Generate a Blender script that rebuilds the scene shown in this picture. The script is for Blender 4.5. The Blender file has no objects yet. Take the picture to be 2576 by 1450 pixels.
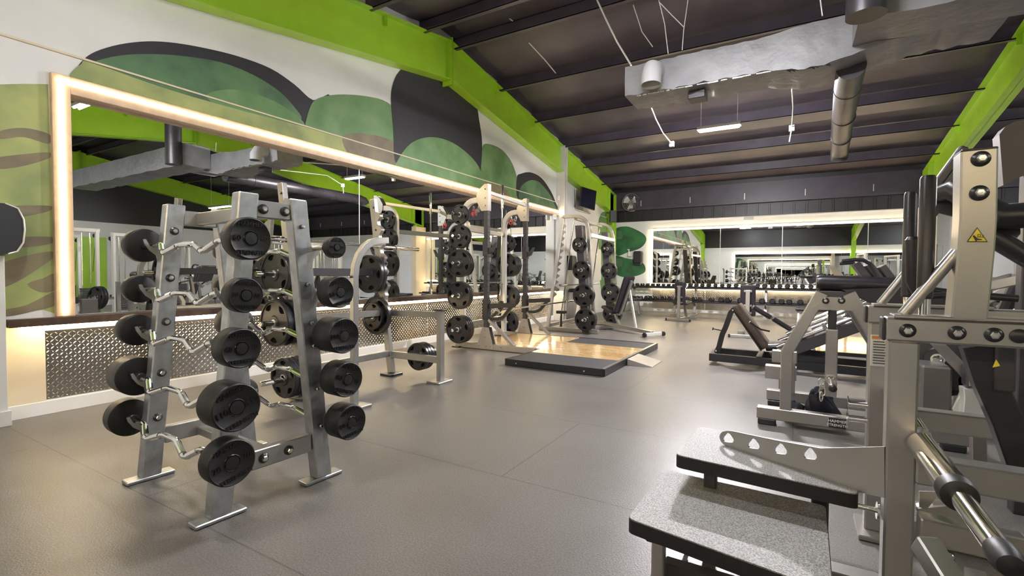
import bpy, bmesh, math, random
from mathutils import Vector, Matrix, Euler
random.seed(7)
S = bpy.context.scene
C = S.collection
PI = math.pi
# ---------------------------------------------------------------- camera, light, exposure
F, CX, CY, HC = 1215.0, 1288.0, 725.0, 1.22
_Y = Vector((2004 - CX, -(692 - CY), -F)).normalized()
_P = Vector((2004 - CX - 1000, -(692 - 6.0 - CY), -F))
_Z = _P.cross(_Y).normalized()
if _Z.y < 0: _Z = -_Z
_X = _Y.cross(_Z)
ROT = Matrix((_X, _Y, _Z))
cd = bpy.data.cameras.new('camera'); cam = bpy.data.objects.new('camera', cd); C.objects.link(cam)
cd.sensor_width = 36; cd.lens = 36 * F / 2576; cd.clip_start = .05; cd.clip_end = 100
cam.matrix_world = Matrix.Translation((0, 0, HC)) @ ROT.to_4x4()
S.camera = cam
w = bpy.data.worlds.new('world'); S.world = w; w.use_nodes = True
w.node_tree.nodes['Background'].inputs[0].default_value = (.02, .02, .025, 1)
w.node_tree.nodes['Background'].inputs[1].default_value = 1
S.view_settings.view_transform = 'Standard'; S.view_settings.look = 'None'
S.view_settings.gamma = 1; S.view_settings.use_curve_mapping = False
S.view_settings.exposure = 1.25
S.cycles.max_bounces = 10; S.cycles.glossy_bounces = 6; S.cycles.diffuse_bounces = 5
S.cycles.sample_clamp_indirect = 6; S.cycles.use_denoising = True
S.cycles.caustics_reflective = True

def ray(px, py): return ROT @ Vector((px - CX, -(py - CY), -F))
def W(px, py, x=None, y=None, z=None):
    """the point of the room that the photograph shows at a pixel, on the plane x, y or z = value"""
    r = ray(px, py)
    t = x / r.x if x is not None else y / r.y if y is not None else (z - HC) / r.z
    return Vector((r.x * t, r.y * t, r.z * t + HC))
V = Vector
# ---------------------------------------------------------------- materials
def mat(name, col, rough=.5, metal=0, emit=None, es=1, noise=0, nscale=20, bump=0, bscale=200, coat=0, col2=None, spec=.5, ndetail=4):
    m = bpy.data.materials.new(name); m.use_nodes = True; nt = m.node_tree; N = nt.nodes; L = nt.links
    b = N['Principled BSDF']
    b.inputs['Base Color'].default_value = (*col, 1); b.inputs['Roughness'].default_value = rough
    b.inputs['Metallic'].default_value = metal; b.inputs['Specular IOR Level'].default_value = spec
    if coat: b.inputs['Coat Weight'].default_value = coat
    if emit: b.inputs['Emission Color'].default_value = (*emit, 1); b.inputs['Emission Strength'].default_value = es
    g = None
    if noise or bump or col2:
        g = N.new('ShaderNodeNewGeometry')
    if noise or col2:
        t = N.new('ShaderNodeTexNoise'); t.inputs['Scale'].default_value = nscale; t.inputs['Detail'].default_value = ndetail
        L.new(g.outputs['Position'], t.inputs['Vector'])
        r = N.new('ShaderNodeValToRGB'); r.color_ramp.elements[0].position = .35; r.color_ramp.elements[1].position = .65
        a = col2 or tuple(c * (1 - noise) for c in col)
        bb = col if col2 else tuple(min(1, c * (1 + noise)) for c in col)
        r.color_ramp.elements[0].color = (*a, 1); r.color_ramp.elements[1].color = (*bb, 1)
        L.new(t.outputs['Fac'], r.inputs[0]); L.new(r.outputs[0], b.inputs['Base Color'])
    if bump:
        t2 = N.new('ShaderNodeTexNoise'); t2.inputs['Scale'].default_value = bscale; t2.inputs['Detail'].default_value = 3
        L.new(g.outputs['Position'], t2.inputs['Vector'])
        bp = N.new('ShaderNodeBump'); bp.inputs['Strength'].default_value = bump; bp.inputs['Distance'].default_value = .01
        L.new(t2.outputs['Fac'], bp.inputs['Height']); L.new(bp.outputs[0], b.inputs['Normal'])
    return m
M = dict(
    steel=mat('powder_silver', (.40, .39, .37), .36, .8, noise=.05, nscale=9, bump=.03, bscale=900),
    steel2=mat('galvanised_silver', (.46, .47, .48), .34, .9, noise=.16, nscale=14, bump=.04),
    silver=mat('silver_paint', (.42, .405, .385), .33, .85, noise=.03, nscale=6),
    white_metal=mat('white_metal', (.66, .64, .60), .35, .3),
    chrome=mat('chrome', (.85, .84, .82), .1, 1),
    bolt=mat('bolt_steel', (.8, .79, .76), .25, 1),
    black=mat('black_paint', (.018, .018, .021), .35, 0, spec=.5),
    dark=mat('charcoal_paint', (.055, .05, .055), .38, .2),
    rubber=mat('black_rubber', (.012, .011, .012), .46, 0, spec=.4, noise=.15, nscale=30, bump=.03, bscale=500),
    rubber2=mat('urethane_grip', (.018, .018, .02), .3, 0),
    letter=mat('moulded_lettering', (.006, .006, .006), .3),
    vinyl=mat('black_vinyl', (.02, .017, .022), .33, 0, bump=.05, bscale=350),
    wall=mat('white_wall', (.76, .75, .72), .6, noise=.03, nscale=2, bump=.03, bscale=40),
    tan=mat('cream_wall', (.70, .60, .42), .6, noise=.03, nscale=3),
    wood_frame=mat('mirror_frame_wood', (.62, .45, .30), .45, noise=.08, nscale=12),
    ledge=mat('dark_stained_ledge', (.10, .06, .04), .35, noise=.25, nscale=15),
    green=mat('lime_green_paint', (.36, .62, .03), .35, noise=.05, nscale=3, bump=.02, bscale=60),
    deck=mat('roof_insulation_facing', (.10, .084, .102), .42, noise=.2, nscale=1.3, bump=.25, bscale=5),
    purlin=mat('dark_purlin_paint', (.06, .048, .068), .38, noise=.15, nscale=3),
    corr=mat('black_corrugated', (.022, .02, .022), .4),
    mirror=mat('mirror_glass', (.86, .88, .87), 0.0, 1),
    led=mat('warm_led_strip', (1, .9, .7), .5, emit=(1, .78, .47), es=22),
    tube=mat('fluorescent_tube', (1, 1, 1), .5, emit=(.97, .97, 1), es=260),
    duct=mat('duct_wrap', (.22, .215, .225), .5, .2, noise=.12, nscale=4, bump=.9, bscale=9),
    duct2=mat('duct_black', (.035, .03, .035), .4, .2, noise=.2, nscale=8),
    foil=mat('torn_foil_edge', (.8, .8, .82), .25, 1, noise=.4, nscale=60),
    pvc=mat('pale_grey_elbow', (.45, .44, .45), .4),
    cord=mat('white_cord', (.75, .73, .7), .5),
    yellow=mat('warning_yellow', (.85, .68, .05), .5),
    red=mat('red_strap', (.6, .04, .03), .5),
    screen=mat('television_screen', (.008, .009, .02), .12),
    speaker=mat('speaker_black', (.015, .015, .016), .5),
    paper=mat('printed_paper', (.75, .73, .68), .6),
    grip=mat('grit_tread', (.42, .41, .40), .5, noise=0, col2=(.13, .125, .12), nscale=210, bump=.3, bscale=260, ndetail=2),
    navy=mat('navy_bag', (.012, .012, .03), .6),
    teal=mat('teal_bottle', (.05, .5, .4), .3),
    locker=mat('pale_panel', (.72, .72, .71), .5),
    rubber_mat=mat('platform_rubber', (.04, .038, .04), .6, noise=.25, nscale=90, bump=.1, bscale=300),
    hill_a=mat('mural_green', (.10, .22, .07), .55, col2=(.19, .32, .13), nscale=2.2),
    hill_b=mat('mural_deep_green', (.05, .11, .06), .55, col2=(.11, .22, .09), nscale=2.5),
    hill_c=mat('mural_dark', (.022, .02, .024), .6, noise=.1),
    hill_d=mat('mural_grass', (.42, .45, .15), .55, col2=(.25, .30, .11), nscale=2.6),
    hill_e=mat('mural_bark', (.17, .13, .08), .55, col2=(.24, .2, .11), nscale=4),
    hill_f=mat('mural_bright_green', (.035, .18, .05), .5, col2=(.02, .09, .035), nscale=3),
)
def floor_mat():
    m = bpy.data.materials.new('rubber_floor'); m.use_nodes = True; nt = m.node_tree; N = nt.nodes; L = nt.links; b = N['Principled BSDF']
    g = N.new('ShaderNodeNewGeometry')
    n1 = N.new('ShaderNodeTexNoise'); n1.inputs['Scale'].default_value = 130; n1.inputs['Detail'].default_value = 2
    n2 = N.new('ShaderNodeTexNoise'); n2.inputs['Scale'].default_value = 1.1; n2.inputs['Detail'].default_value = 5
    for n in (n1, n2): L.new(g.outputs['Position'], n.inputs['Vector'])
    r = N.new('ShaderNodeValToRGB'); r.color_ramp.elements[0].position = .3; r.color_ramp.elements[1].position = .72
    r.color_ramp.elements[0].color = (.10, .092, .086, 1); r.color_ramp.elements[1].color = (.205, .19, .176, 1)
    L.new(n1.outputs['Fac'], r.inputs[0])
    mx = N.new('ShaderNodeMix'); mx.data_type = 'RGBA'; mx.blend_type = 'MULTIPLY'; mx.inputs[0].default_value = .5
    r2 = N.new('ShaderNodeValToRGB'); r2.color_ramp.elements[0].color = (.62, .6, .58, 1); r2.color_ramp.elements[0].position = .35; r2.color_ramp.elements[1].position = .62
    L.new(n2.outputs['Fac'], r2.inputs[0]); L.new(r.outputs[0], mx.inputs[6]); L.new(r2.outputs[0], mx.inputs[7])
    # mat seams every 1.83 m
    br = N.new('ShaderNodeTexBrick'); br.inputs['Scale'].default_value = 1; br.inputs['Mortar Size'].default_value = .004
    br.inputs['Brick Width'].default_value = 3.0; br.inputs['Row Height'].default_value = 1.22
    br.inputs['Color1'].default_value = br.inputs['Color2'].default_value = (1, 1, 1, 1); br.inputs['Mortar'].default_value = (.45, .43, .42, 1)
    L.new(g.outputs['Position'], br.inputs['Vector'])
    m2 = N.new('ShaderNodeMix'); m2.data_type = 'RGBA'; m2.blend_type = 'MULTIPLY'; m2.inputs[0].default_value = .8
    L.new(mx.outputs[2], m2.inputs[6]); L.new(br.outputs['Color'], m2.inputs[7]); L.new(m2.outputs[2], b.inputs['Base Color'])
    rr = N.new('ShaderNodeMapRange'); rr.inputs[3].default_value = .28; rr.inputs[4].default_value = .48
    L.new(n2.outputs['Fac'], rr.inputs[0]); L.new(rr.outputs[0], b.inputs['Roughness'])
    bp = N.new('ShaderNodeBump'); bp.inputs['Strength'].default_value = .25; bp.inputs['Distance'].default_value = .004
    L.new(n1.outputs['Fac'], bp.inputs['Height']); L.new(bp.outputs[0], b.inputs['Normal'])
    return m
M['floor'] = floor_mat()
def wood_mat():
    m = bpy.data.materials.new('maple_boards'); m.use_nodes = True; nt = m.node_tree; N = nt.nodes; L = nt.links; b = N['Principled BSDF']
    g = N.new('ShaderNodeNewGeometry')
    br = N.new('ShaderNodeTexBrick'); br.inputs['Scale'].default_value = 1; br.inputs['Mortar Size'].default_value = .0012
    br.inputs['Brick Width'].default_value = .75; br.inputs['Row Height'].default_value = .058; br.offset = .37
    br.inputs['Color1'].default_value = (.72, .50, .24, 1); br.inputs['Color2'].default_value = (.60, .37, .15, 1); br.inputs['Mortar'].default_value = (.3, .18, .08, 1)
    L.new(g.outputs['Position'], br.inputs['Vector']); L.new(br.outputs['Color'], b.inputs['Base Color'])
    b.inputs['Roughness'].default_value = .16; b.inputs['Coat Weight'].default_value = .6; b.inputs['Coat Roughness'].default_value = .08
    return m
M['maple'] = wood_mat()
M['tread'] = mat('diamond_plate_steel', (.5, .48, .45), .2, 1)
# ---------------------------------------------------------------- mesh builder
def frame_of(d, up=V((0, 0, 1))):
    d = d.normalized()
    if abs(d.dot(up)) > .98: up = V((0, 1, 0)) if abs(d.y) < .9 else V((1, 0, 0))
    s = d.cross(up).normalized(); u = s.cross(d).normalized()
    return s, u, d
class MB:
    def __init__(s): s.v = []; s.f = []
    def add(s, vs, fs):
        o = len(s.v); s.v += [V(v) for v in vs]; s.f += [tuple(i + o for i in f) for f in fs]; return s
    def box(s, c, size, rz=0, bev=.004, rot=None):
        c = V(c); R = rot or Matrix.Rotation(rz, 3, 'Z')
        x, y, z = (a / 2 for a in size)
        p0 = c - R @ V((0, 0, z)); p1 = c + R @ V((0, 0, z))
        return s.beam(p0, p1, size[0], size[1], bev=bev, axes=(R @ V((1, 0, 0)), R @ V((0, 1, 0))))
    def bb(s, lo, hi, bev=.003):
        lo, hi = V(lo), V(hi); return s.box((lo + hi) / 2, hi - lo, bev=bev)
    def beam(s, p0, p1, a, b, bev=.005, axes=None, up=V((0, 0, 1))):
        """square tube from p0 to p1, width a (sideways) and b (along up)"""
        p0, p1 = V(p0), V(p1); d = p1 - p0
        if axes: sx, sy = axes
        else: sx, sy, _ = frame_of(d, V(up))
        h, k = a / 2, b / 2; e = min(bev, h * .45, k * .45); dn = d.normalized() * min(e, d.length * .3)
        def ring(c, ee, inset):
            hh, kk = h - inset, k - inset
            pts = [(hh - ee, -kk), (hh, -kk + ee), (hh, kk - ee), (hh - ee, kk), (-hh + ee, kk), (-hh, kk - ee), (-hh, -kk + ee), (-hh + ee, -kk)]
            return [c + sx * x + sy * y for x, y in pts]
        if e < 1e-5:
            r = lambda c: [c + sx * x + sy * y for x, y in ((h, -k), (h, k), (-h, k), (-h, -k))]
            vs = r(p0) + r(p1); s.add(vs, [(0, 1, 5, 4), (1, 2, 6, 5), (2, 3, 7, 6), (3, 0, 4, 7), (3, 2, 1, 0), (4, 5, 6, 7)]); return s
        rings = [ring(p0, e * .6, e * .7), ring(p0 + dn, e, 0), ring(p1 - dn, e, 0), ring(p1, e * .6, e * .7)]
        vs = [p for r in rings for p in r]; fs = []
        for i in range(3):
            for j in range(8): a0 = i * 8 + j; a1 = i * 8 + (j + 1) % 8; fs.append((a0, a1, a1 + 8, a0 + 8))
        fs.append(tuple(reversed(range(8)))); fs.append(tuple(range(24, 32)))
        return s.add(vs, fs)
    def path(s, pts, a, b, n=0, side=None):
        """square tube swept along points with mitred bends; side = fixed sideways axis"""
        pts = [V(p) for p in pts]; side = V(side) if side else None; rings = []
        for i, p in enumerate(pts):
            d0 = (p - pts[i - 1]).normalized() if i else None; d1 = (pts[i + 1] - p).normalized() if i < len(pts) - 1 else None
            d = ((d0 or d1) + (d1 or d0)).normalized(); k = 1 / max(.5, d.dot(d1 or d0))
            sx = side or frame_of(d)[0]; sy = d.cross(sx).normalized(); e = .12
            h, q = a / 2, b / 2 * k
            rings.append([p + sx * x * h + sy * y * q for x, y in ((1 - e, -1), (1, -1 + e), (1, 1 - e), (1 - e, 1), (-1 + e, 1), (-1, 1 - e), (-1, -1 + e), (-1 + e, -1))])
        vs = [p for r in rings for p in r]; fs = []
        for i in range(len(rings) - 1):
            for j in range(8): a0 = i * 8 + j; a1 = i * 8 + (j + 1) % 8; fs.append((a0, a1, a1 + 8, a0 + 8))
        fs.append(tuple(reversed(range(8)))); fs.append(tuple(range(len(vs) - 8, len(vs))))
        return s.add(vs, fs)
    def tube(s, pts, r, n=12):
        pts = [V(p) for p in pts]; rs = r if isinstance(r, (list, tuple)) else [r] * len(pts)
        vs = []; fs = []; sx = None
        for i, p in enumerate(pts):
            d = (pts[min(i + 1, len(pts) - 1)] - pts[max(i - 1, 0)]).normalized()
            if sx is None: sx = frame_of(d)[0]
            sx = (sx - d * sx.dot(d)).normalized(); sy = d.cross(sx)
            vs += [p + (sx * math.cos(2 * PI * j / n) + sy * math.sin(2 * PI * j / n)) * rs[i] for j in range(n)]
        for i in range(len(pts) - 1):
            for j in range(n): a0 = i * n + j; a1 = i * n + (j + 1) % n; fs.append((a0, a1, a1 + n, a0 + n))
        fs.append(tuple(reversed(range(n)))); fs.append(tuple(range(len(vs) - n, len(vs))))
        return s.add(vs, fs)
    def lathe(s, prof, o=(0, 0, 0), axis=(0, 0, 1), n=32):
        """profile of (radius, distance along axis)"""
        o = V(o); d = V(axis).normalized(); sx, sy, _ = frame_of(d)
        vs = [o + d * z + (sx * math.cos(2 * PI * j / n) + sy * math.sin(2 * PI * j / n)) * r for r, z in prof for j in range(n)]
        fs = []
        for i in range(len(prof) - 1):
            for j in range(n): a0 = i * n + j; a1 = i * n + (j + 1) % n; fs.append((a0, a0 + n, a1 + n, a1))
        closed = abs(prof[0][0] - prof[-1][0]) < 1e-9 and abs(prof[0][1] - prof[-1][1]) < 1e-9
        if prof[0][0] > 1e-6 and not closed: fs.append(tuple(range(n)))
        if prof[-1][0] > 1e-6 and not closed: fs.append(tuple(reversed(range(len(vs) - n, len(vs)))))
        return s.add(vs, fs)
    def cyl(s, p0, p1, r, n=20, bev=.003):
        p0, p1 = V(p0), V(p1); L = (p1 - p0).length; e = min(bev, r * .4, L * .3)
        return s.lathe([(r - e, 0), (r, e), (r, L - e), (r - e, L)], p0, p1 - p0, n)
    def plate(s, pts, nrm, t, holes=()):
        """flat plate of thickness t: outline pts (3-D, in one plane), holes likewise, thickened both ways along nrm"""
        nrm = V(nrm).normalized(); pts = [V(p) for p in pts]; sx, sy, _ = frame_of(nrm); o = pts[0]
        bm = bmesh.new()
        loops = [pts] + [[V(p) for p in h] for h in holes]; edges = []
        for lp in loops:
            vv = [bm.verts.new(((p - o).dot(sx), (p - o).dot(sy), 0)) for p in lp]
            edges += [bm.edges.new((vv[i], vv[(i + 1) % len(vv)])) for i in range(len(vv))]
        bmesh.ops.triangle_fill(bm, use_beauty=True, use_dissolve=False, edges=edges, normal=(0, 0, 1))
        bmesh.ops.recalc_face_normals(bm, faces=bm.faces)
        r = bmesh.ops.extrude_face_region(bm, geom=list(bm.faces), use_keep_orig=True)
        for v in [e for e in r['geom'] if isinstance(e, bmesh.types.BMVert)]: v.co.z += t
        bm.verts.index_update()
        vs = [o + sx * v.co.x + sy * v.co.y + nrm * (v.co.z - t / 2) for v in bm.verts]
        bmesh.ops.recalc_face_normals(bm, faces=bm.faces)
        fs = [tuple(v.index for v in f.verts) for f in bm.faces]; bm.free()
        return s.add(vs, fs)
    def grid(s, fn, nu, nv):
        vs = [fn(i / nu, j / nv) for j in range(nv + 1) for i in range(nu + 1)]
        return s.add(vs, [(j * (nu + 1) + i, j * (nu + 1) + i + 1, (j + 1) * (nu + 1) + i + 1, (j + 1) * (nu + 1) + i) for j in range(nv) for i in range(nu)])
def arc(c, r, a0, a1, u, v, n=8):
    c, u, v = V(c), V(u), V(v)
    return [c + u * r * math.cos(a0 + (a1 - a0) * i / n) + v * r * math.sin(a0 + (a1 - a0) * i / n) for i in range(n + 1)]
def root(o):
    while o.parent: o = o.parent
    return o
def obj(name, mb, m, parent=None, label=None, smooth=29, bevel=0):
    me = bpy.data.meshes.new(name); off = root(parent).location if parent else V((0, 0, 0))
    if isinstance(mb, bpy.types.Mesh): me = mb
    else:
        me.from_pydata([v - off for v in mb.v], [], mb.f); me.update()
        b = bmesh.new(); b.from_mesh(me); bmesh.ops.recalc_face_normals(b, faces=b.faces); b.to_mesh(me); b.free()
        for p in me.polygons: p.use_smooth = True
        me.set_sharp_from_angle(angle=math.radians(smooth))
    me.materials.clear(); me.materials.append(M[m] if isinstance(m, str) else m)
    o = bpy.data.objects.new(name, me); C.objects.link(o)
    if parent: o.parent = parent
    if label: o['label'] = label
    return o
def thing(name, label, cat, loc=(0, 0, 0), group=None):
    o = bpy.data.objects.new(name, None); C.objects.link(o); o.location = loc; o.empty_display_size = .1
    o['label'] = label; o['category'] = cat
    if group: o['group'] = group
    return o
def tag(o, label, cat, group=None):
    o['label'] = label; o['category'] = cat
    if group: o['group'] = group
    return o
def single(name, mb, m, label, cat, group=None, **k): return tag(obj(name, mb, m, **k), label, cat, group)
def struct(name, mb, m, **k):
    o = obj(name, mb, m, **k); o['kind'] = 'structure'; return o
def dup(r, loc=None, label=None, group=None, rz=None, mtx=None):
    c = r.copy(); C.objects.link(c)
    if mtx is not None: c.matrix_world = mtx
    else:
        if loc is not None: c.location = loc
        if rz is not None: c.rotation_euler = (0, 0, rz)
    if label: c['label'] = label
    if group: c['group'] = group
    def kids(a, b):
        for ch in list(a.children):
            d = ch.copy(); C.objects.link(d); d.parent = b; kids(ch, d)
    kids(r, c)
    return c
def text_mb(s, size, o, right, up, depth=.002, spread=1.0):
    """lettering as real raised mesh; o = centre of the word"""
    cu = bpy.data.curves.new('lettering', 'FONT'); cu.body = s; cu.size = size; cu.align_x = 'CENTER'; cu.align_y = 'CENTER'; cu.extrude = depth / 2; cu.resolution_u = 2
    cu.offset = size * .012; cu.space_character = spread
    ob = bpy.data.objects.new('lettering', cu); me = bpy.data.meshes.new_from_object(ob)
    r, u = V(right).normalized(), V(up).normalized(); n = r.cross(u); mb = MB()
    mb.add([V(o) + r * v.co.x + u * v.co.y + n * v.co.z for v in me.vertices], [tuple(p.vertices) for p in me.polygons])
    bpy.data.objects.remove(ob); bpy.data.curves.remove(cu); bpy.data.meshes.remove(me)
    return mb
def ordinal(i): return ['first', 'second', 'third', 'fourth', 'fifth', 'sixth', 'seventh', 'eighth', 'ninth', 'tenth', 'eleventh', 'twelfth', 'thirteenth', 'fourteenth', 'fifteenth', 'sixteenth', 'seventeenth', 'eighteenth', 'nineteenth', 'twentieth', 'twenty-first', 'twenty-second', 'twenty-third', 'twenty-fourth', 'twenty-fifth', 'twenty-sixth', 'twenty-seventh', 'twenty-eighth', 'twenty-ninth', 'thirtieth'][i]
# ================================================================ THE ROOM
XL, XR, YF, YB, YR = -5.41, 10.3, -2.3, 15.75, 6.75
TOP, BOT, SL = 5.23, 4.56, .1575
def rz_(y, base): return base - SL * abs(y - YR)
struct('floor', MB().bb((-5.8, YF - .2, -.1), (XR + .2, YB + .3, 0), 0), 'floor')
# left wall: lower furred wall, upper wall, ledge
struct('wall_left', MB().bb((-5.7, 1.22, .0), (-5.46, YB, .80), 0).bb((-5.7, YF, .80), (-5.45, YB, 3.06), 0).bb((-5.7, YF, 3.06), (XL, YB, 6), 0)
       .bb((-5.5, YF, .80), (-5.37, 1.6, 3.06), 0).bb((-5.5, 1.6, 2.74), (-5.37, 11.55, 3.06), 0).bb((-5.5, 11.45, 0), (-5.37, YB, 3.06), 0), 'wall')
struct('trim_1', MB().bb((-5.5, 1.25, .765), (-5.30, 11.45, .83)), 'ledge')
struct('baseboard_left', MB().bb((-5.46, 1.22, 0), (-5.445, 11.45, .115)).bb((-5.37, 11.6, 0), (-5.355, YB, .115)), 'wall')
struct('trim_2', MB().bb((-5.46, 1.25, .115), (-5.452, 1.50, .76), 0), 'tan')
struct('trim_3', MB().bb((-5.41, YF, 3.045), (-5.355, 11.42, 3.062), .001), 'tan')  # cream colour stands in for LED glow caught along the panel's top edge
struct('wall_left.001', MB().bb((-5.8, YF, 0), (-5.30, 1.235, 1.33), .004).bb((-5.31, YF, 0), (-5.285, 1.25, .12), .003), 'wall')
# steel column on the left wall
mbc = MB(); y0 = 11.5
mbc.bb((XL, y0 - .09, 0), (-5.17, y0 - .06, 4.50), .002).bb((XL, y0 + .06, 0), (-5.17, y0 + .09, 4.50), .002).bb((-5.22, y0 - .06, 0), (-5.19, y0 + .06, 4.50), .002)
struct('column_left', mbc, 'white_metal')
# back wall
struct('wall_back', MB().bb((-5.7, YB, 0), (XR, YB + .2, 2.93), 0), 'wall')
struct('trim_4', MB().bb((XL, YB - .03, 2.9), (XR, YB + .02, 2.93), .002), 'wall')
mb = MB().bb((-5.7, YB + .06, 2.93), (XR, YB + .2, 4.2), 0)
x = XL + .1
while x < XR: mb.bb((x, YB + .03, 2.93), (x + .05, YB + .07, 3.32), .004); x += .305
struct('wall_back.001', mb, 'corr')
struct('ceiling_beam', MB().bb((XL, YB - .12, 3.30), (XR, YB + .1, 3.36), .002).bb((XL, YB - .05, 3.34), (XR, YB + .05, 3.9), .002), 'purlin')
mb = MB(); x = XL + 1.0
while x < XR: mb.bb((x, YB - .075, 3.42), (x + .02, YB - .05, 3.6), .001); x += 1.52
struct('trim_5', mb, 'white_metal')
struct('baseboard_back', MB().bb((XL, YB - .015, 0), (XR, YB, .12)), 'wall')
struct('wall_right', MB().bb((XR, YF - .2, 0), (XR + .2, YB + .2, 2.93), 0), 'wall')
struct('wall_right.001', MB().bb((XR, YF - .2, 2.93), (XR + .2, YB + .2, 6), 0), 'corr')
struct('wall_front', MB().bb((-5.7, YF - .2, 0), (XR, YF, 2.93), 0), 'wall')
struct('wall_front.001', MB().bb((-5.7, YF - .2, 2.93), (XR, YF - .05, 4.5), 0), 'corr')
# ribbed pale lower panels of the back wall, right end
mb = MB().bb((3.0, YB - .03, 0), (XR, YB, 1.98), .002); x = 3.1
while x < XR: mb.bb((x, YB - .045, 0), (x + .03, YB - .03, 1.98), .003); x += .42
mb.bb((3.0, YB - .05, 1.96), (XR, YB, 2.0), .002)
struct('wall_back.002', mb, 'locker')
# roof deck and purlins
mb = MB()
for sgn in (1, -1):
    ye = YB + .3 if sgn > 0 else YF - .3
    ys = [YR + (ye - YR) * i / 48 for i in range(49)]
    def P_(u, v):
        y = YR + (ye - YR) * u; xx = -5.7 + (XR + 5.7) * v
        bay = abs(math.sin(PI * (abs(y - YR) - .2) / 1.5)); return V((xx, y, rz_(y, TOP + .24) - .05 * bay))
    mb.grid(P_, 48, 12)
struct('ceiling', mb, 'deck', smooth=60)
purl = [6.15, 7.0, 8.5, 10.0, 11.5, 13.0, 14.5, 5.0, 3.5, 2.0, .5, -1.0]
for i, y in enumerate(purl):
    zt = rz_(y, TOP + .2); mb = MB()
    mb.bb((XL, y - .006, zt - .21), (XR, y + .006, zt), .001).bb((XL, y - .07, zt - .222), (XR, y + .006, zt - .208), .001).bb((XL, y - .006, zt - .01), (XR, y + .07, zt), .001).bb((XL, y - .07, zt - .222), (XR, y - .062, zt - .19), .001)
    struct('ceiling_beam', mb, 'purlin')
# green rigid frames
def rafter(xc, right=1):
    for sgn in (1, -1):
        ye = YB - .12 if sgn > 0 else YF + .12
        mb = MB()
        def slab(zb0, zt0, hw, zb1=None, zt1=None):
            zb1 = zb0 if zb1 is None else zb1; zt1 = zt0 if zt1 is None else zt1
            d = abs(ye - YR)
            mb.add([(xc + sx * hw, yy, z) for yy, zb, zt in ((YR, zb0, zt0), (ye, zb1 - SL * d, zt1 - SL * d)) for sx in (-1, 1) for z in (zb, zt)],
                   [(0, 1, 3, 2), (4, 6, 7, 5), (0, 4, 5, 1), (2, 3, 7, 6), (1, 5, 7, 3), (0, 2, 6, 4)])
        slab(BOT, TOP, .006); slab(TOP - .014, TOP, .1); slab(BOT, BOT + .014, .1)
        # splice plates at the ridge and knee stiffeners
        mb.bb((xc - .11, YR + sgn * .004 - .01, BOT - .09), (xc + .11, YR + sgn * .004 + .01, TOP + .05), .002)
        for yy in (ye - sgn * .02, ye - sgn * .6):
            zt = rz_(yy, TOP); zb = rz_(yy, BOT); mb.bb((xc - .1, yy - .008, zb), (xc + .1, yy + .008, zt), .001)
        for k in (1.5, 3.1, 6.2):
            yy = YR + sgn * k
            if abs(ye - YR) > k + .3: mb.bb((xc + right * .006, yy - .004, rz_(yy, TOP) - .16), (xc + right * .07, yy + .004, rz_(yy, TOP) - .02), .001)
        # column under the knee
        zc = rz_(ye, BOT); c0, c1 = (ye - .42, ye) if sgn > 0 else (ye, ye + .42)
        zk = rz_(ye, TOP)
        mb.plate([(xc, c1 if sgn > 0 else c0, 0), (xc, c1 if sgn > 0 else c0, zk), (xc, c0 if sgn > 0 else c1, zk + SL * .42), (xc, c0 if sgn > 0 else c1, zc), (xc, (c1 - .25) if sgn > 0 else (c0 + .25), 0)], (1, 0, 0), .012)
        mb.bb((xc - .1, (c1 if sgn > 0 else c0) - .008, 0), (xc + .1, (c1 if sgn > 0 else c0) + .008, zk), .001)
        a = V((xc, c0 if sgn > 0 else c1, zc + .02)); b = V((xc, (c1 - .25) if sgn > 0 else (c0 + .25), 0)); mb.beam(a, b, .2, .014, bev=0, up=(0, 1, 0))
        struct('ceiling_beam', mb, 'green')
rafter(-5.30); rafter(2.75, -1); rafter(10.15, -1)
struct('column_back', MB().bb((2.63, YB - .62, 0), (2.87, YB, 3.12), .004), 'tan')
# mirror on the left wall with its wooden frame and LED strip
t = thing('wall_mirror', 'long mirror on the side wall in a pale wood frame with LED edge light', 'mirror', (-5.4, 6.5, .84))
g = [1.68, 4.89, 8.2, 11.4]
for i in range(3): obj('pane', MB().bb((-5.445, g[i] + .002, .832), (-5.435, g[i + 1] - .002, 2.72), 0), 'mirror', t)
obj('frame', MB().bb((-5.45, 1.54, .832), (-5.325, 1.665, 2.86), .004).bb((-5.45, 1.665, 2.715), (-5.325, 11.42, 2.86), .004), 'wood_frame', t)
obj('light_strip', MB().bb((-5.326, 1.585, .85), (-5.318, 1.612, 2.822), .001).bb((-5.326, 1.585, 2.795), (-5.318, 11.4, 2.822), .001), 'led', t, label='warm white LED strip along the frame')
for y in (4.89, 8.2): obj('seam_strip', MB().bb((-5.435, y - .006, .832), (-5.432, y + .006, 2.715), .001), 'white_metal', t)
single('led_strip', MB().bb((-5.38, 1.32, .755), (-5.345, 11.3, .765), .001), 'led', 'warm LED strip glowing under the dark ledge below the long mirror', 'light strip')
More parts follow.
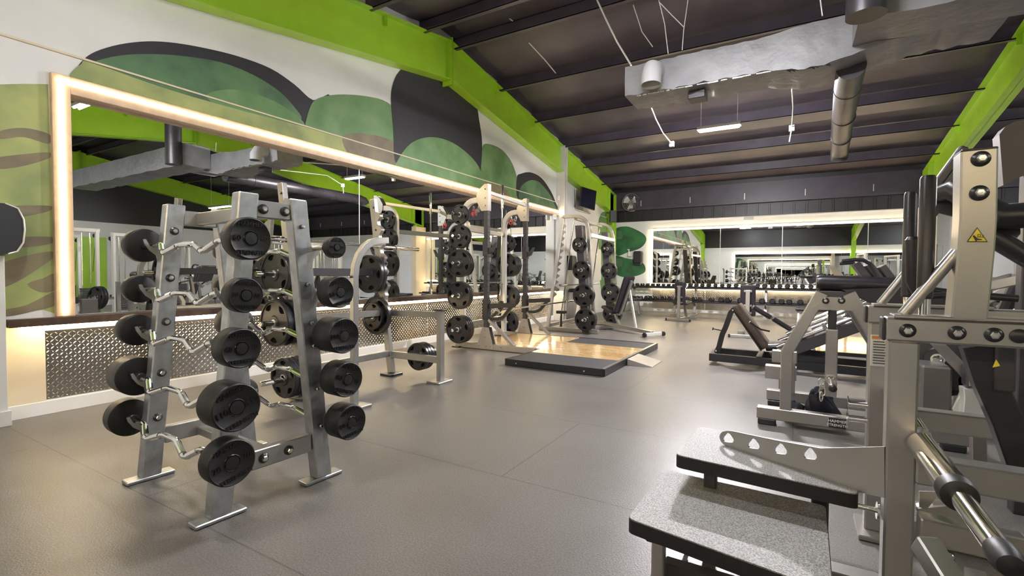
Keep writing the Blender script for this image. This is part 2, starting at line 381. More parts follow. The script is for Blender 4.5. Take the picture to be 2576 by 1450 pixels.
# diamond plate panels under the ledge
def tread_panel(y0, y1, z0, z1, x0, label, back=False):
    mb = MB(); P = .030
    if back: mb.bb((y0, x0 - .004, z0), (y1, x0, z1), .001)
    else: mb.bb((x0, y0, z0), (x0 + .004, y1, z1), .001)
    ny = int((y1 - y0) / P); nz = int((z1 - z0) / P)
    for i in range(ny):
        for j in range(nz):
            y = y0 + (i + .5) * P; z = z0 + (j + .5) * P; a = PI / 4 if (i + j) % 2 else -PI / 4
            c, s = math.cos(a), math.sin(a); l, w_ = .0185, .0055
            pts = [(l, 0), (0, w_), (-l, 0), (0, -w_)]
            q = [(y + c * p - s * r, z + s * p + c * r) for p, r in pts]
            q2 = [(y + c * l * .5, z + s * l * .5), (y - c * l * .5, z - s * l * .5)]
            if back: vs = [V((p, x0 - .004, r)) for p, r in q] + [V((p, x0 - .0085, r)) for p, r in q2]
            else: vs = [V((x0 + .004, p, r)) for p, r in q] + [V((x0 + .0095, p, r)) for p, r in q2]
            mb.add(vs, [(0, 1, 4), (1, 5, 4), (1, 2, 5), (2, 3, 5), (3, 4, 5), (3, 0, 4)])
    return single('tread_plate', mb, 'tread', label, 'metal panel', smooth=10)
tread_panel(1.50, 3.95, .125, .71, -5.46, 'diamond plate panel under the ledge, behind the curl bar rack')
tread_panel(3.96, 6.4, .125, .71, -5.46, 'diamond plate panel under the ledge, behind the squat rack')
tread_panel(6.41, 8.85, .125, .71, -5.46, 'diamond plate panel under the ledge, behind the power rack')
tread_panel(8.86, 11.4, .125, .71, -5.46, 'diamond plate panel under the ledge, beside the smith machine')
# back mirror
t = thing('wall_mirror', 'wide mirror on the back wall above the dumbbells, edged with LED light', 'mirror', (-.8, 15.7, .95))
gx = [-4.0, -2.0, -.37, 1.6, 2.55]
for i in range(4): obj('pane', MB().bb((gx[i] + .002, YB - .012, .93), (gx[i + 1] - .002, YB - .004, 2.6), 0), 'mirror', t)
for x in gx[1:-1]: obj('seam_strip', MB().bb((x - .007, YB - .016, .93), (x + .007, YB - .012, 2.6), .001), 'white_metal', t)
obj('light_strip', MB().bb((-4.07, YB - .045, .93), (-4.035, YB - .03, 2.66), .001).bb((-4.07, YB - .045, 2.62), (2.55, YB - .03, 2.655), .001), 'led', t, label='warm white LED strip round the mirror edge')
obj('backing_trim', MB().bb((-4.08, YB - .03, .93), (-4.0, YB, 2.67), .002).bb((-4.08, YB - .03, 2.6), (2.6, YB, 2.67), .002), 'white_metal', t)
single('led_strip', MB().bb((-4.0, YB - .05, .80), (2.5, YB - .02, .815), .001), 'led', 'warm LED strip on the back wall under the mirror, behind the dumbbells', 'light strip')
gx2 = [-4.0, -2.4, -.8, .8, 2.4]
for i, n in enumerate(['far corner bay', 'bay left of the middle', 'bay right of the middle', 'bay nearest the tan column']):
    tread_panel(gx2[i], gx2[i + 1] - .01, .13, .74, YB, 'diamond plate panel behind the dumbbell rack, ' + n, True)
t = thing('wall_mirror', 'mirror with LED edge on the wall behind the camera, seen in the back mirror', 'mirror', (1, YF, .95))
for a, b in ((-3.4, -.6), (-.6, 2.2), (2.2, 5.0)): obj('pane', MB().bb((a + .003, YF + .004, .93), (b - .003, YF + .012, 2.5), 0), 'mirror', t)
obj('light_strip', MB().bb((-3.45, YF + .02, 2.52), (5.05, YF + .035, 2.55), .001).bb((-3.45, YF + .02, .93), (-3.42, YF + .035, 2.55), .001), 'led', t)
# painted mural: generic rolling hills (flat paint on the wall)
def clip(poly, zc, above):
    out = []
    for i, a in enumerate(poly):
        b = poly[(i + 1) % len(poly)]; ia, ib = (a.z >= zc) == above, (b.z >= zc) == above
        if ia: out.append(a)
        if ia != ib: f = (zc - a.z) / (b.z - a.z); out.append(a + (b - a) * f)
    return out
def smooth_loop(pts, k=5):
    n = len(pts); out = []
    for i in range(n):
        p0, p1, p2, p3 = (V((*pts[(i + q) % n], 0)) for q in (-1, 0, 1, 2))
        for j in range(k):
            t = j / k; q = .5 * ((2 * p1) + (p2 - p0) * t + (2 * p0 - 5 * p1 + 4 * p2 - p3) * t * t + (3 * p1 - p0 - 3 * p2 + p3) * t ** 3); out.append((q.x, q.y))
    return out
mural = []
def paint(pts, m, layer, k=5, xw=None, split=True):
    pl = smooth_loop(pts, k) if k else pts; off = .0015 * layer
    for above in (True, False):
        xx = (XL if above else -5.37) + off
        p3 = [W(px, py, x=xx) for px, py in pl]
        c = clip(p3, 3.062 if above else 3.044, above)
        if len(c) > 2: mural.append((MB().plate(c, (1, 0, 0), .001), m))
def flush(label, name='painted_mural'):
    global mural
    t = thing(name, label, 'mural', (XL, 6, 3))
    for mb, m in mural: obj('painted_shape', mb, m, t)
    mural = []
paint([(192, 178), (208, 152), (240, 130), (300, 112), (370, 104), (440, 108), (520, 122), (600, 142), (680, 172), (740, 212), (788, 252), (830, 240), (790, 330), (770, 345), (600, 315), (400, 262), (250, 222), (205, 200)], 'hill_c', 1, 4)
paint([(180, 190), (230, 158), (300, 140), (380, 136), (470, 142), (560, 158), (640, 190), (705, 232), (745, 275), (758, 300), (730, 318), (560, 285), (380, 240), (200, 200)], 'hill_b', 2, 4)
paint([(520, 245), (560, 226), (620, 230), (690, 255), (745, 290), (765, 318), (700, 320), (600, 295)], 'hill_a', 3, 4)
paint([(172, 195), (205, 160), (230, 158), (420, 224), (600, 276), (760, 318), (880, 352), (880, 402), (600, 335), (400, 280), (200, 222)], 'hill_d', 4, 3)
paint([(765, 330), (780, 270), (800, 248), (850, 238), (920, 242), (975, 258), (1010, 300), (1015, 360), (1040, 400), (1000, 445), (880, 400), (770, 350)], 'hill_a', 3, 4)
paint([(863, 342), (930, 338), (980, 352), (1010, 372), (1060, 395), (1080, 420), (1075, 452), (1000, 440), (890, 400)], 'hill_e', 5, 4)
# a tall dark rounded peak with a green foothill in front
paint([(984, 250), (988, 215), (1000, 186), (1020, 170), (1060, 178), (1112, 200), (1160, 225), (1196, 262), (1205, 300), (1213, 360), (1210, 420), (1205, 470), (1150, 470), (1080, 445), (1000, 420), (990, 330)], 'hill_c', 6, 4)
paint([(1000, 405), (1035, 360), (1085, 345), (1140, 360), (1190, 400), (1212, 440), (1210, 487), (1130, 470), (1000, 435)], 'hill_a', 7, 4)
paint([(1212, 375), (1225, 362), (1260, 375), (1285, 405), (1300, 445), (1305, 490), (1290, 508), (1215, 486), (1205, 440)], 'hill_a', 3, 4)
paint([(1300, 448), (1312, 437), (1335, 434), (1362, 448), (1385, 480), (1398, 510), (1403, 530), (1360, 520), (1305, 505)], 'hill_c', 4, 4)
paint([(1308, 475), (1330, 455), (1355, 458), (1380, 485), (1395, 515), (1398, 530), (1350, 518), (1310, 508)], 'hill_b', 5, 4)
paint([(1205, 462), (1240, 462), (1275, 478), (1282, 500), (1250, 500), (1200, 487)], 'hill_e', 6, 3)
flush('mural of rolling green hills and dark peaks painted above the long mirror')
# its grassy continuation left of the mirror frame
paint([(-60, 214), (60, 211), (121, 212), (140, 790), (110, 780), (0, 792), (-60, 798)], 'hill_d', 1, 0)
for q in ([(0, 330), (60, 322), (124, 338), (122, 362), (60, 345), (0, 350)], [(-20, 400), (60, 388), (124, 384), (124, 398), (50, 420), (-20, 425)], [(20, 520), (124, 518), (126, 530), (60, 545), (0, 540)],
          [(0, 600), (60, 596), (130, 597), (132, 612), (70, 622), (0, 620)], [(-10, 672), (60, 645), (132, 633), (133, 650), (60, 700), (10, 724), (-10, 726)], [(70, 715), (110, 700), (136, 690), (138, 730), (100, 735)], [(-10, 785), (60, 770), (100, 752), (138, 735), (139, 768), (90, 782), (20, 796)]):
    paint(q, 'hill_e', 2, 4)
flush('mural of grass and brown earth bands painted left of the mirror frame')
# green rounded boulders painted on the back wall and the far end of the side wall
def paint_back(pts, m, layer):
    p3 = [W(px, py, y=YB - .0015 * layer) for px, py in smooth_loop(pts, 4)]; mural.append((MB().plate(p3, (0, 1, 0), .001), m))
paint_back([(1548, 577), (1575, 570), (1600, 578), (1622, 592), (1625, 608), (1610, 625), (1580, 635), (1552, 643), (1546, 610)], 'hill_f', 1)
paint_back([(1546, 645), (1575, 650), (1600, 655), (1620, 665), (1622, 685), (1595, 696), (1565, 697), (1548, 685)], 'hill_f', 1)
paint_back([(1549, 583), (1562, 582), (1566, 592), (1563, 601), (1549, 600)], 'hill_b', 2)
paint_back([(1548, 652), (1562, 652), (1566, 662), (1560, 672), (1548, 670)], 'hill_b', 2)
flush('two rounded green shapes painted on the back wall beside its mirror')
paint([(1512, 538), (1518, 533), (1526, 536), (1530, 560), (1532, 580), (1530, 640), (1526, 750), (1514, 740), (1508, 690), (1505, 600), (1505, 560)], 'hill_a', 1, 3)
flush('narrow green shape painted on the side wall behind the smith machine')
# ---------------------------------------------------------------- ceiling services
M['tube_key'] = mat('bright_led_tube', (1, 1, 1), .5, emit=(1, .97, 1), es=1500)
def light(x, y, z, label, L=1.22, group=None, m='tube'):
    t = thing('ceiling_light', label, 'light', (x, y, z), group)
    obj('housing', MB().bb((x - L / 2, y - .07, z), (x + L / 2, y + .07, z + .05), .004), 'white_metal', t)
    for k in (-.035, .035): obj('tube', MB().cyl((x - L / 2 + .03, y + k, z - .012), (x + L / 2 - .03, y + k, z - .012), .013, 10), m, t)
    for sx in (-1, 1):
        zt = rz_(y, TOP)
        obj('hanging_wire', MB().tube([(x + sx * L * .42, y, z + .05), (x + sx * L * .42, y, z + .8), (x + sx * (L * .42 + .1), y + .02, zt)], .004, 6), 'cord', t)
    return t
light(-1.15, 8.6, 3.62, 'bright hanging strip light seen beyond the wrapped duct', L=.66, m='tube_key')
light(-.8, 3.4, 4.0, 'bright hanging strip light above the walkway, beside the curl bar rack')
light(5.2, 8.7, 3.3, 'hanging strip light over the machine floor past the green frame')
light(6.0, 2.2, 3.8, 'added fill strip light over the machines behind the green frame')  # added out of view at the right as soft fill
light(-2.6, .6, 3.9, 'added fill strip light nearest the entrance wall', L=.6)  # added overhead, outside the frame, to fill the near end

# ================================================================ WEIGHT PLATES, BARS, BOLTS
M['hole_shade'] = mat('hole_shade_black', (.003, .003, .003), .8, spec=.1)  # near-black backing that paints the shade inside the plate grip holes
class Proto:
    def __init__(s, root_): s.r = root_; s.used = False; root_.location = (0, 0, 0)
    def put(s, mtx, label, group=None):
        if not isinstance(mtx, Matrix): mtx = Matrix.Translation(V(mtx))
        if not s.used:
            s.used = True; s.r.matrix_world = mtx; s.r['label'] = label
            if group: s.r['group'] = group
            return s.r
        return dup(s.r, mtx=mtx, label=label, group=group)
def facing(p, n, roll=0):
    """matrix that puts local -Y along n at p"""
    n = V(n).normalized(); y = -n; up = V((0, 0, 1))
    if abs(y.dot(up)) > .99: up = V((1, 0, 0))
    x = y.cross(up).normalized(); z = x.cross(y)
    m = Matrix((x, y, z)).transposed().to_4x4() @ Matrix.Rotation(roll, 4, 'Y')
    return Matrix.Translation(V(p)) @ m
def plate_proto(r, t, nh=5, name='weight_plate'):
    o = thing(name, 'black grip weight plate', 'weight plate')
    mb = MB(); N_ = 40; rr = r * .94
    out = [(rr * math.cos(2 * PI * i / N_), 0, rr * math.sin(2 * PI * i / N_)) for i in range(N_)]
    holes = []
    for k in range(nh):
        a = 2 * PI * k / nh + PI / 2; h = []
        for da, q in ((-.30, .80), (-.15, .84), (0, .855), (.15, .84), (.30, .80), (.16, .64), (0, .60), (-.16, .64)): h.append((r * q * math.cos(a + da), 0, r * q * math.sin(a + da)))
        holes.append(h)
    hub = [(.034 * math.cos(2 * PI * i / 16), 0, .034 * math.sin(2 * PI * i / 16)) for i in range(16)]
    mb.plate(out, (0, 1, 0), t * .62, holes + [hub])
    mb.lathe([(r * .9, -t * .5), (r * .97, -t * .5), (r, -t * .36), (r, t * .36), (r * .97, t * .5), (r * .9, t * .5), (r * .88, t * .33), (r * .88, -t * .33), (r * .9, -t * .5)], (0, 0, 0), (0, 1, 0), 44)
    mb.lathe([(.036, -t * .5), (.066, -t * .5), (.075, -t * .3), (.075, t * .3), (.066, t * .5), (.036, t * .5), (.036, -t * .5)], (0, 0, 0), (0, 1, 0), 28)
    obj('disc', mb, 'rubber2', o)
    obj('grip_hole_shade', MB().lathe([(r * .52, -.0015), (r * .89, -.0015), (r * .89, .0015), (r * .52, .0015), (r * .52, -.0015)], (0, 0, 0), (0, 1, 0), 36), 'hole_shade', o, label='black disc standing in for shade in the grip holes')
    obj('hub', MB().lathe([(.026, -t * .52), (.036, -t * .52), (.036, t * .52), (.026, t * .52), (.026, -t * .52)], (0, 0, 0), (0, 1, 0), 24), 'bolt', o, label='steel hub ring')
    return Proto(o)
PL = {45: plate_proto(.225, .05), 35: plate_proto(.19, .045), 25: plate_proto(.16, .042, 4), 10: plate_proto(.115, .03, 4), 5: plate_proto(.085, .025, 3)}
PR = {45: .05, 35: .045, 25: .042, 10: .03, 5: .025}
SZ = {45: 'largest', 35: 'large', 25: 'medium', 10: 'small', 5: 'smallest'}
def stack(p, n, sizes, where, grp, start=0):
    """plates on a peg from the frame outwards; the last one shows"""
    n = V(n).normalized(); d = start; N_ = len(sizes)
    for i, s_ in enumerate(sizes):
        c = V(p) + n * (d + PR[s_] / 2); d += PR[s_] + .002
        pos = ('' if N_ == 1 else 'outermost' if i == N_ - 1 else 'innermost' if i == 0 else ordinal(N_ - 1 - i) + ' from the end')
        PL[s_].put(facing(c, n, random.uniform(0, 6)), f'black grip plate {where}' + (', ' + pos if pos else ''), grp)
    return d
def peg(mb, p, n, L=.3, r=.0245): mb.cyl(p, V(p) + V(n).normalized() * L, r, 16)
def bolts(parent, pts, n, rc=.024, rh=.014):
    for p in pts:
        p = V(p); n = V(n).normalized()
        b = obj('bolt_washer', MB().lathe([(rc, 0), (rc, .004), (rc * .75, .010), (rh * 1.1, .012)], p, n, 20), 'black', parent, label='black domed bolt washer')
        obj('bolt_head', MB().lathe([(rh, .005), (rh, .016), (rh * .7, .020), (0.0001, .0205)], p, n, 6 if rh > .012 else 12), 'bolt', b)
def olympic_bar(name, p0, p1, label, sleeve=.42):
    p0, p1 = V(p0), V(p1); d = (p1 - p0).normalized()
    t = thing(name, label, 'barbell', (p0 + p1) / 2)
    obj('shaft', MB().cyl(p0 + d * sleeve, p1 - d * sleeve, .0145, 16), 'chrome', t)
    for a, e in ((p0, d), (p1, -d)):
        obj('sleeve', MB().lathe([(.0, 0), (.024, 0), (.0255, .003), (.0255, sleeve - .04), (.033, sleeve - .038), (.033, sleeve - .004), (.02, sleeve)], a, e, 24), 'chrome', t)
    return t
# ================================================================ CURL BAR RACK
RC = V((-2.83, 1.60, 0)); RA = -.06
RM = Matrix.Translation(RC) @ Matrix.Rotation(RA, 4, 'Z')
def R_(x, y, z): return RM @ V((x, y, z))
ex, ey = (RM.to_3x3() @ V((1, 0, 0))), (RM.to_3x3() @ V((0, 1, 0)))
rk = thing('barbell_rack', 'silver A-frame rack holding fixed curl bars on both sides', 'weight rack', RC)
HT = 1.62
def uy(z): return .285 - .15 * z / HT
for sx in (-1, 1):
    for sy in (-1, 1):
        X0 = .415 * sx
        u = obj('upright', MB().beam(R_(X0, sy * uy(0), .02), R_(X0, sy * uy(HT), HT), .075, .10, .006, axes=(ex, ey)), 'steel2', rk)
        obj('foot', MB().beam(R_(X0, sy * .285 - .12, .012), R_(X0, sy * .285 + .12, .012), .085, .02, .006).beam(R_(X0, sy * .285 - .11, .004), R_(X0, sy * .285 + .11, .004), .07, .008, .002), 'steel2', u)
    obj('top_crossbar', MB().beam(R_(.415 * sx, -uy(1.52) + .05, 1.545), R_(.415 * sx, uy(1.52) - .05, 1.545), .05, .09, .005), 'steel', rk)
    obj('bottom_crossbar', MB().beam(R_(.415 * sx, -uy(.26) + .05, .24), R_(.415 * sx, uy(.26) - .05, .24), .05, .10, .005), 'steel', rk)
obj('top_rail', MB().beam(R_(-.39, 0, 1.545), R_(.39, 0, 1.545), .05, .075), 'steel', rk)
obj('bottom_rail', MB().beam(R_(-.39, 0, .22), R_(.39, 0, .22), .075, .05), 'steel', rk)
bolts(rk, [R_(.442, -.06, 1.545), R_(.442, .06, 1.545), R_(.442, -.07, .24), R_(.442, .07, .24)], ex, .026, .016)
bolts(rk, [R_(-.442, -.06, 1.545), R_(-.442, .06, 1.545)], -ex, .022)
for z in (1.46, 1.18, .92, .62, .36): bolts(rk, [R_(-.377, -uy(z), z)], ex, .024, .014)
bolts(rk, [R_(-.377, uy(.75), .75), R_(-.377, uy(1.2), 1.2)], ex, .022, .013)
for z in (1.47, 1.15, .93, .80, .55, .33): bolts(rk, [R_(.455, uy(z), z)], ex, .012, .011)
bars = [(-1, 1.375, '60', .100, .085, 0, 'topmost'), (-1, 1.11, '30', .082, .075, -5, 'second from the top'), (-1, .865, '40', .093, .10, 0, 'middle'), (-1, .595, '110', .112, .15, 18, 'second from the floor'), (-1, .345, '70', .108, .095, 14, 'lowest'),
        (1, 1.355, '20', .058, .055, 0, 'topmost'), (1, 1.11, '50', .088, .10, 14, 'second from the top'), (1, .865, '100', .10, .16, 0, 'middle'), (1, .615, '80', .100, .13, -20, 'second from the floor'), (1, .365, '90', .100, .125, 8, 'lowest')]
for sy, z, num, r, L, roll, row in bars:
    y = sy * (uy(z) + .075 + .0); side = 'walkway side' if sy < 0 else 'mirror side'
    t = thing('curl_barbell', f'fixed curl bar marked {num}, {row} on the {"near" if sy < 0 else "far"} side of its rack', 'barbell', R_(0, y, z), 'fixed curl bars on the A-frame rack')
    h = (-.3 * sy * -1)
    def q(x, d): return R_(x, y + sy * d * .55, z - d)
    pts = [q(-.56, 0), q(-.36, 0), q(-.335, .004), q(-.25, .05), q(-.225, .053), q(-.09, .012), q(-.06, .008), q(.06, .008), q(.09, .012), q(.225, .053), q(.25, .05), q(.335, .004), q(.36, 0), q(.56, 0)]
    bar = obj('bar', MB().tube(pts, .0145, 12), 'chrome', t)
    for a, b in ((2, 3), (4, 5), (8, 9), (10, 11)):
        A, B = V(pts[a]), V(pts[b]); obj('grip', MB().tube([A.lerp(B, .08), A.lerp(B, .85)], .0172, 12), 'chrome', bar)
    for sx in (-1, 1):
        x1 = .65 if sx > 0 else -.645; n = ex * sx; x0 = x1 - L * sx
        o_ = R_(x0, y, z)
        hd = obj('weight_head', MB().lathe([(r * .93, 0), (r, .006), (r, L - .008), (r * .97, L - .002), (r * .93, L), (r * .90, L - .003), (.001, L - .003)], o_, n, 44), 'rubber', t, smooth=50)
        obj('neck', MB().cyl(R_(x0 - .05 * sx, y, z), R_(x0 + .002 * sx, y, z), .026, 20), 'black', t)
        if sx > 0:
            fc = R_(x1 - .003, y, z); ca, sa = math.cos(math.radians(roll)), math.sin(math.radians(roll))
            rt = ey * ca + V((0, 0, 1)) * sa; up = V((0, 0, 1)) * ca - ey * sa
            mb = MB(); mb.lathe([(r * .30, 0), (r * .33, .004), (r * .36, 0)], fc, n, 32)
            obj('centre_cap', MB().lathe([(r * .285, 0), (r * .285, .0035), (.001, .0045)], fc, n, 28), 'rubber', hd)
            for s_, du, dr, sz in (('HAMMER', .66, 0, .30), ('STRENGTH', -.66, 0, .27), (num, .0, -.62, .36), (num, 0, .62, .36)):
                tm = text_mb(s_, r * sz, fc + up * (r * du) + rt * (r * dr), rt, up, .006, 1.02); mb.add(tm.v, tm.f)
            obj('lettering', mb, 'letter', hd, label=f'raised lettering HAMMER STRENGTH {num}')
for sx in (-1, 1):
    for sy, z, *_ in bars:
        y = sy * (uy(z) + .075); yu = sy * (uy(z) + .045); X0 = (.415 + .034) * sx; k = sy
        pts = [(yu - k * .02, -.15), (yu + k * .008, -.11), (yu + k * .018, -.06), (yu + k * .05, -.035), (y + k * .045, .004), (y + k * .052, .03), (y + k * .038, .032), (y + k * .02, -.006), (y, -.0165), (y - k * .02, -.005), (yu + k * .003, .02), (yu - k * .02, .03)]
        obj('saddle', MB().plate([R_(X0, a, z + b) for a, b in pts], ex, .008), 'steel', rk)
# ================================================================ SQUAT RACK
t = thing('squat_rack', 'silver squat rack with scalloped bar catches in front of the mirror', 'squat rack', (-4.1, 3.6, 0))
for y, nm in ((3.0, 'near'), (4.2, 'far')):
    b0, b1 = V((-4.13, y, .03)), V((-4.43, y, 2.10)); d = (b1 - b0)
    u = obj('upright', MB().beam(b0, b1, .055, .085, .005, axes=(V((0, 1, 0)), V((1, 0, .14)).normalized())), 'steel', t)
    bolts(t, [b0 + d * k + V((.02, -.028, 0)) for k in (.1, .25, .42, .52, .62, .72, .82, .95)], (0, -1, 0), .012, .009)
    # scalloped catch plate
    out = []; N_ = 6; z0, z1 = .95, 1.95
    ax = lambda z: -4.13 - .3 * (z - .03) / 2.07 + .035
    out.append((ax(z0 - .08), z0 - .08))
    for i in range(N_):
        za = z0 + (z1 - z0) * i / N_; h = (z1 - z0) / N_
        for f, dx in ((0, .028), (.18, .020), (.32, .026), (.5, .056), (.62, .075), (.74, .078), (.86, .062)): out.append((ax(za + h * f) + dx, za + h * f))
    out.append((ax(z1), z1))
    out += [(ax(z1) - .02, z1), (ax(z0) - .02, z0 - .08)]
    obj('bar_catch', MB().plate([(a, y - .0, b) for a, b in out], (0, 1, 0), .05), 'silver', t)
    obj('foot', MB().bb((-4.22, y - .1, 0), (-4.04, y + .1, .028), .005), 'black' if y > 4 else 'steel', t)
    obj('lower_rail', MB().beam((-4.12, y, .25), (-3.40, y, .25), .05, .075), 'steel', t)
    obj('middle_rail', MB().beam((-4.18, y, .74), (-3.38, y, .755), .05, .07), 'steel', t)
    if y > 4:
        obj('front_post', MB().beam((-3.39, y, .02), (-3.39, y, .80), .06, .075, axes=(V((1, 0, 0)), V((0, 1, 0)))), 'steel', t)
        obj('rail_cap', MB().bb((-3.46, y - .045, .80), (-3.33, y + .045, .815), .003), 'black', t)
    else:
        pts = [V((-3.405, y, .02)), V((-3.40, y, 1.18))] + [V((-3.40, y + .30 - .30 * math.cos(a), 1.18 + .34 * math.sin(a))) for a in (.3, .6, .9, 1.2, PI / 2)] + [V((-3.42, y + .42, 1.53))]
        obj('front_post', MB().path(pts, .05, .06, side=(1, 0, 0)), 'steel', t)
        bolts(t, [(-3.405, y - .038, z) for z in (1.18, .74, .25)], (0, -1, 0), .012, .009)
    obj('foot', MB().bb((-3.49, y - .12, 0), (-3.31, y + .12, .024), .005), 'steel', t)
for x, z in ((-4.16, .26), (-4.17, .75)): obj('cross_rail', MB().beam((x, 3.02, z), (x, 4.18, z), .06, .07), 'steel', t)
obj('cross_rail', MB().beam((-4.3, 3.02, 1.22), (-4.3, 4.18, 1.22), .06, .08), 'dark', t)
mb = MB()
for y, s in ((2.97, -1), (4.23, 1)):
    for x, z in ((-4.32, 1.20), (-4.26, .73)): mb.cyl((x, y - s * .01, z), (x, y + s * .30, z), .0245, 16)
obj('storage_peg', MB().cyl((-4.33, 2.98, 1.20), (-4.33, 2.66, 1.20), .0245, 16), 'chrome', t)
obj('storage_peg', MB().cyl((-4.27, 2.98, .73), (-4.27, 2.66, .73), .0245, 16), 'chrome', t)
obj('storage_peg', MB().cyl((-4.33, 4.18, 1.20), (-4.33, 3.86, 1.20), .0245, 16), 'chrome', t)
obj('storage_peg', MB().cyl((-4.27, 4.18, .71), (-4.27, 3.86, .71), .0245, 16), 'chrome', t)
obj('storage_peg', MB().cyl((-4.1, 3.03, .215), (-4.1, 2.55, .215), .0245, 16), 'chrome', t)
obj('storage_peg', MB().cyl((-3.75, 4.18, .25), (-3.75, 4.48, .25), .0245, 16), 'chrome', t)
G = 'plates stored on the squat rack'
stack((-4.33, 2.98, 1.20), (0, -1, 0), [45, 45], 'on the upper near peg of the squat rack', G, .04)
stack((-4.27, 2.98, .73), (0, -1, 0), [45, 35, 45], 'on the lower near peg of the squat rack', G, .04)
stack((-4.33, 4.18, 1.20), (0, -1, 0), [45, 45], 'on the upper far peg of the squat rack', G, .06)
stack((-4.27, 4.18, .71), (0, -1, 0), [45, 25], 'on the lower far peg of the squat rack', G, .06)
stack((-4.1, 3.03, .23), (0, -1, 0), [35, 35, 35, 35, 35], 'on the floor-level peg of the squat rack', G, .03)
stack((-3.75, 4.2, .25), (0, 1, 0), [25, 25, 25, 10, 10, 10], 'on the short low peg of the squat rack', G, .02)
olympic_bar('olympic_barbell', W(683, 600, x=-4.285) + V((0, -.3, 0)), W(1052, 628, x=-4.28) + V((0, .0, .0)), 'chrome olympic barbell resting across the squat rack catches')
# ================================================================ POWER RACK AND PLATFORM
pf = thing('lifting_platform', 'lifting platform with maple boards between black rubber sides', 'platform', (-2.7, 6.7, 0))
obj('board_deck', MB().bb((-3.29, 6.13, 0), (-1.965, 7.32, .085), .002).bb((-4.55, 6.46, 0), (-3.29, 7.94, .085), .002), 'maple', pf, label='glossy maple boards')
for a, b in ((5.45, 6.13), (7.32, 7.95)): obj('rubber_side', MB().bb((-3.28, a, .012), (-1.97, b, .084), .003), 'rubber_mat', pf)
obj('edge_frame', MB().bb((-3.30, 5.43, .005), (-1.93, 5.455, .09), .003).bb((-1.97, 5.43, .005), (-1.93, 7.98, .09), .003).bb((-3.30, 7.95, .005), (-1.93, 7.98, .09), .003).bb((-3.30, 5.43, .005), (-3.27, 6.13, .09), .003), 'black', pf)
obj('edge_line', MB().bb((-1.972, 5.45, .088), (-1.935, 7.96, .093), .001), 'silver', pf)
bolts(pf, [(-3.12, 5.43, .045), (-2.18, 5.43, .045)], (0, -1, 0), .012, .011)
single('floor_ramp', MB().add([(-1.92, 6.30, .0), (-1.92, 6.82, .0), (-1.92, 6.82, .085), (-1.92, 6.30, .085), (-1.60, 6.34, .004), (-1.60, 6.86, .004), (-1.60, 6.86, .0), (-1.60, 6.34, .0)], [(0, 1, 2, 3), (3, 2, 5, 4), (4, 5, 6, 7), (0, 3, 4, 7), (1, 6, 5, 2), (0, 7, 6, 1)]), 'silver', 'small pale metal ramp against the end of the lifting platform', 'ramp')
pr = thing('power_rack', 'tall power rack with black slotted uprights and curved silver rear posts', 'power rack', (-4.3, 7.2, 0))
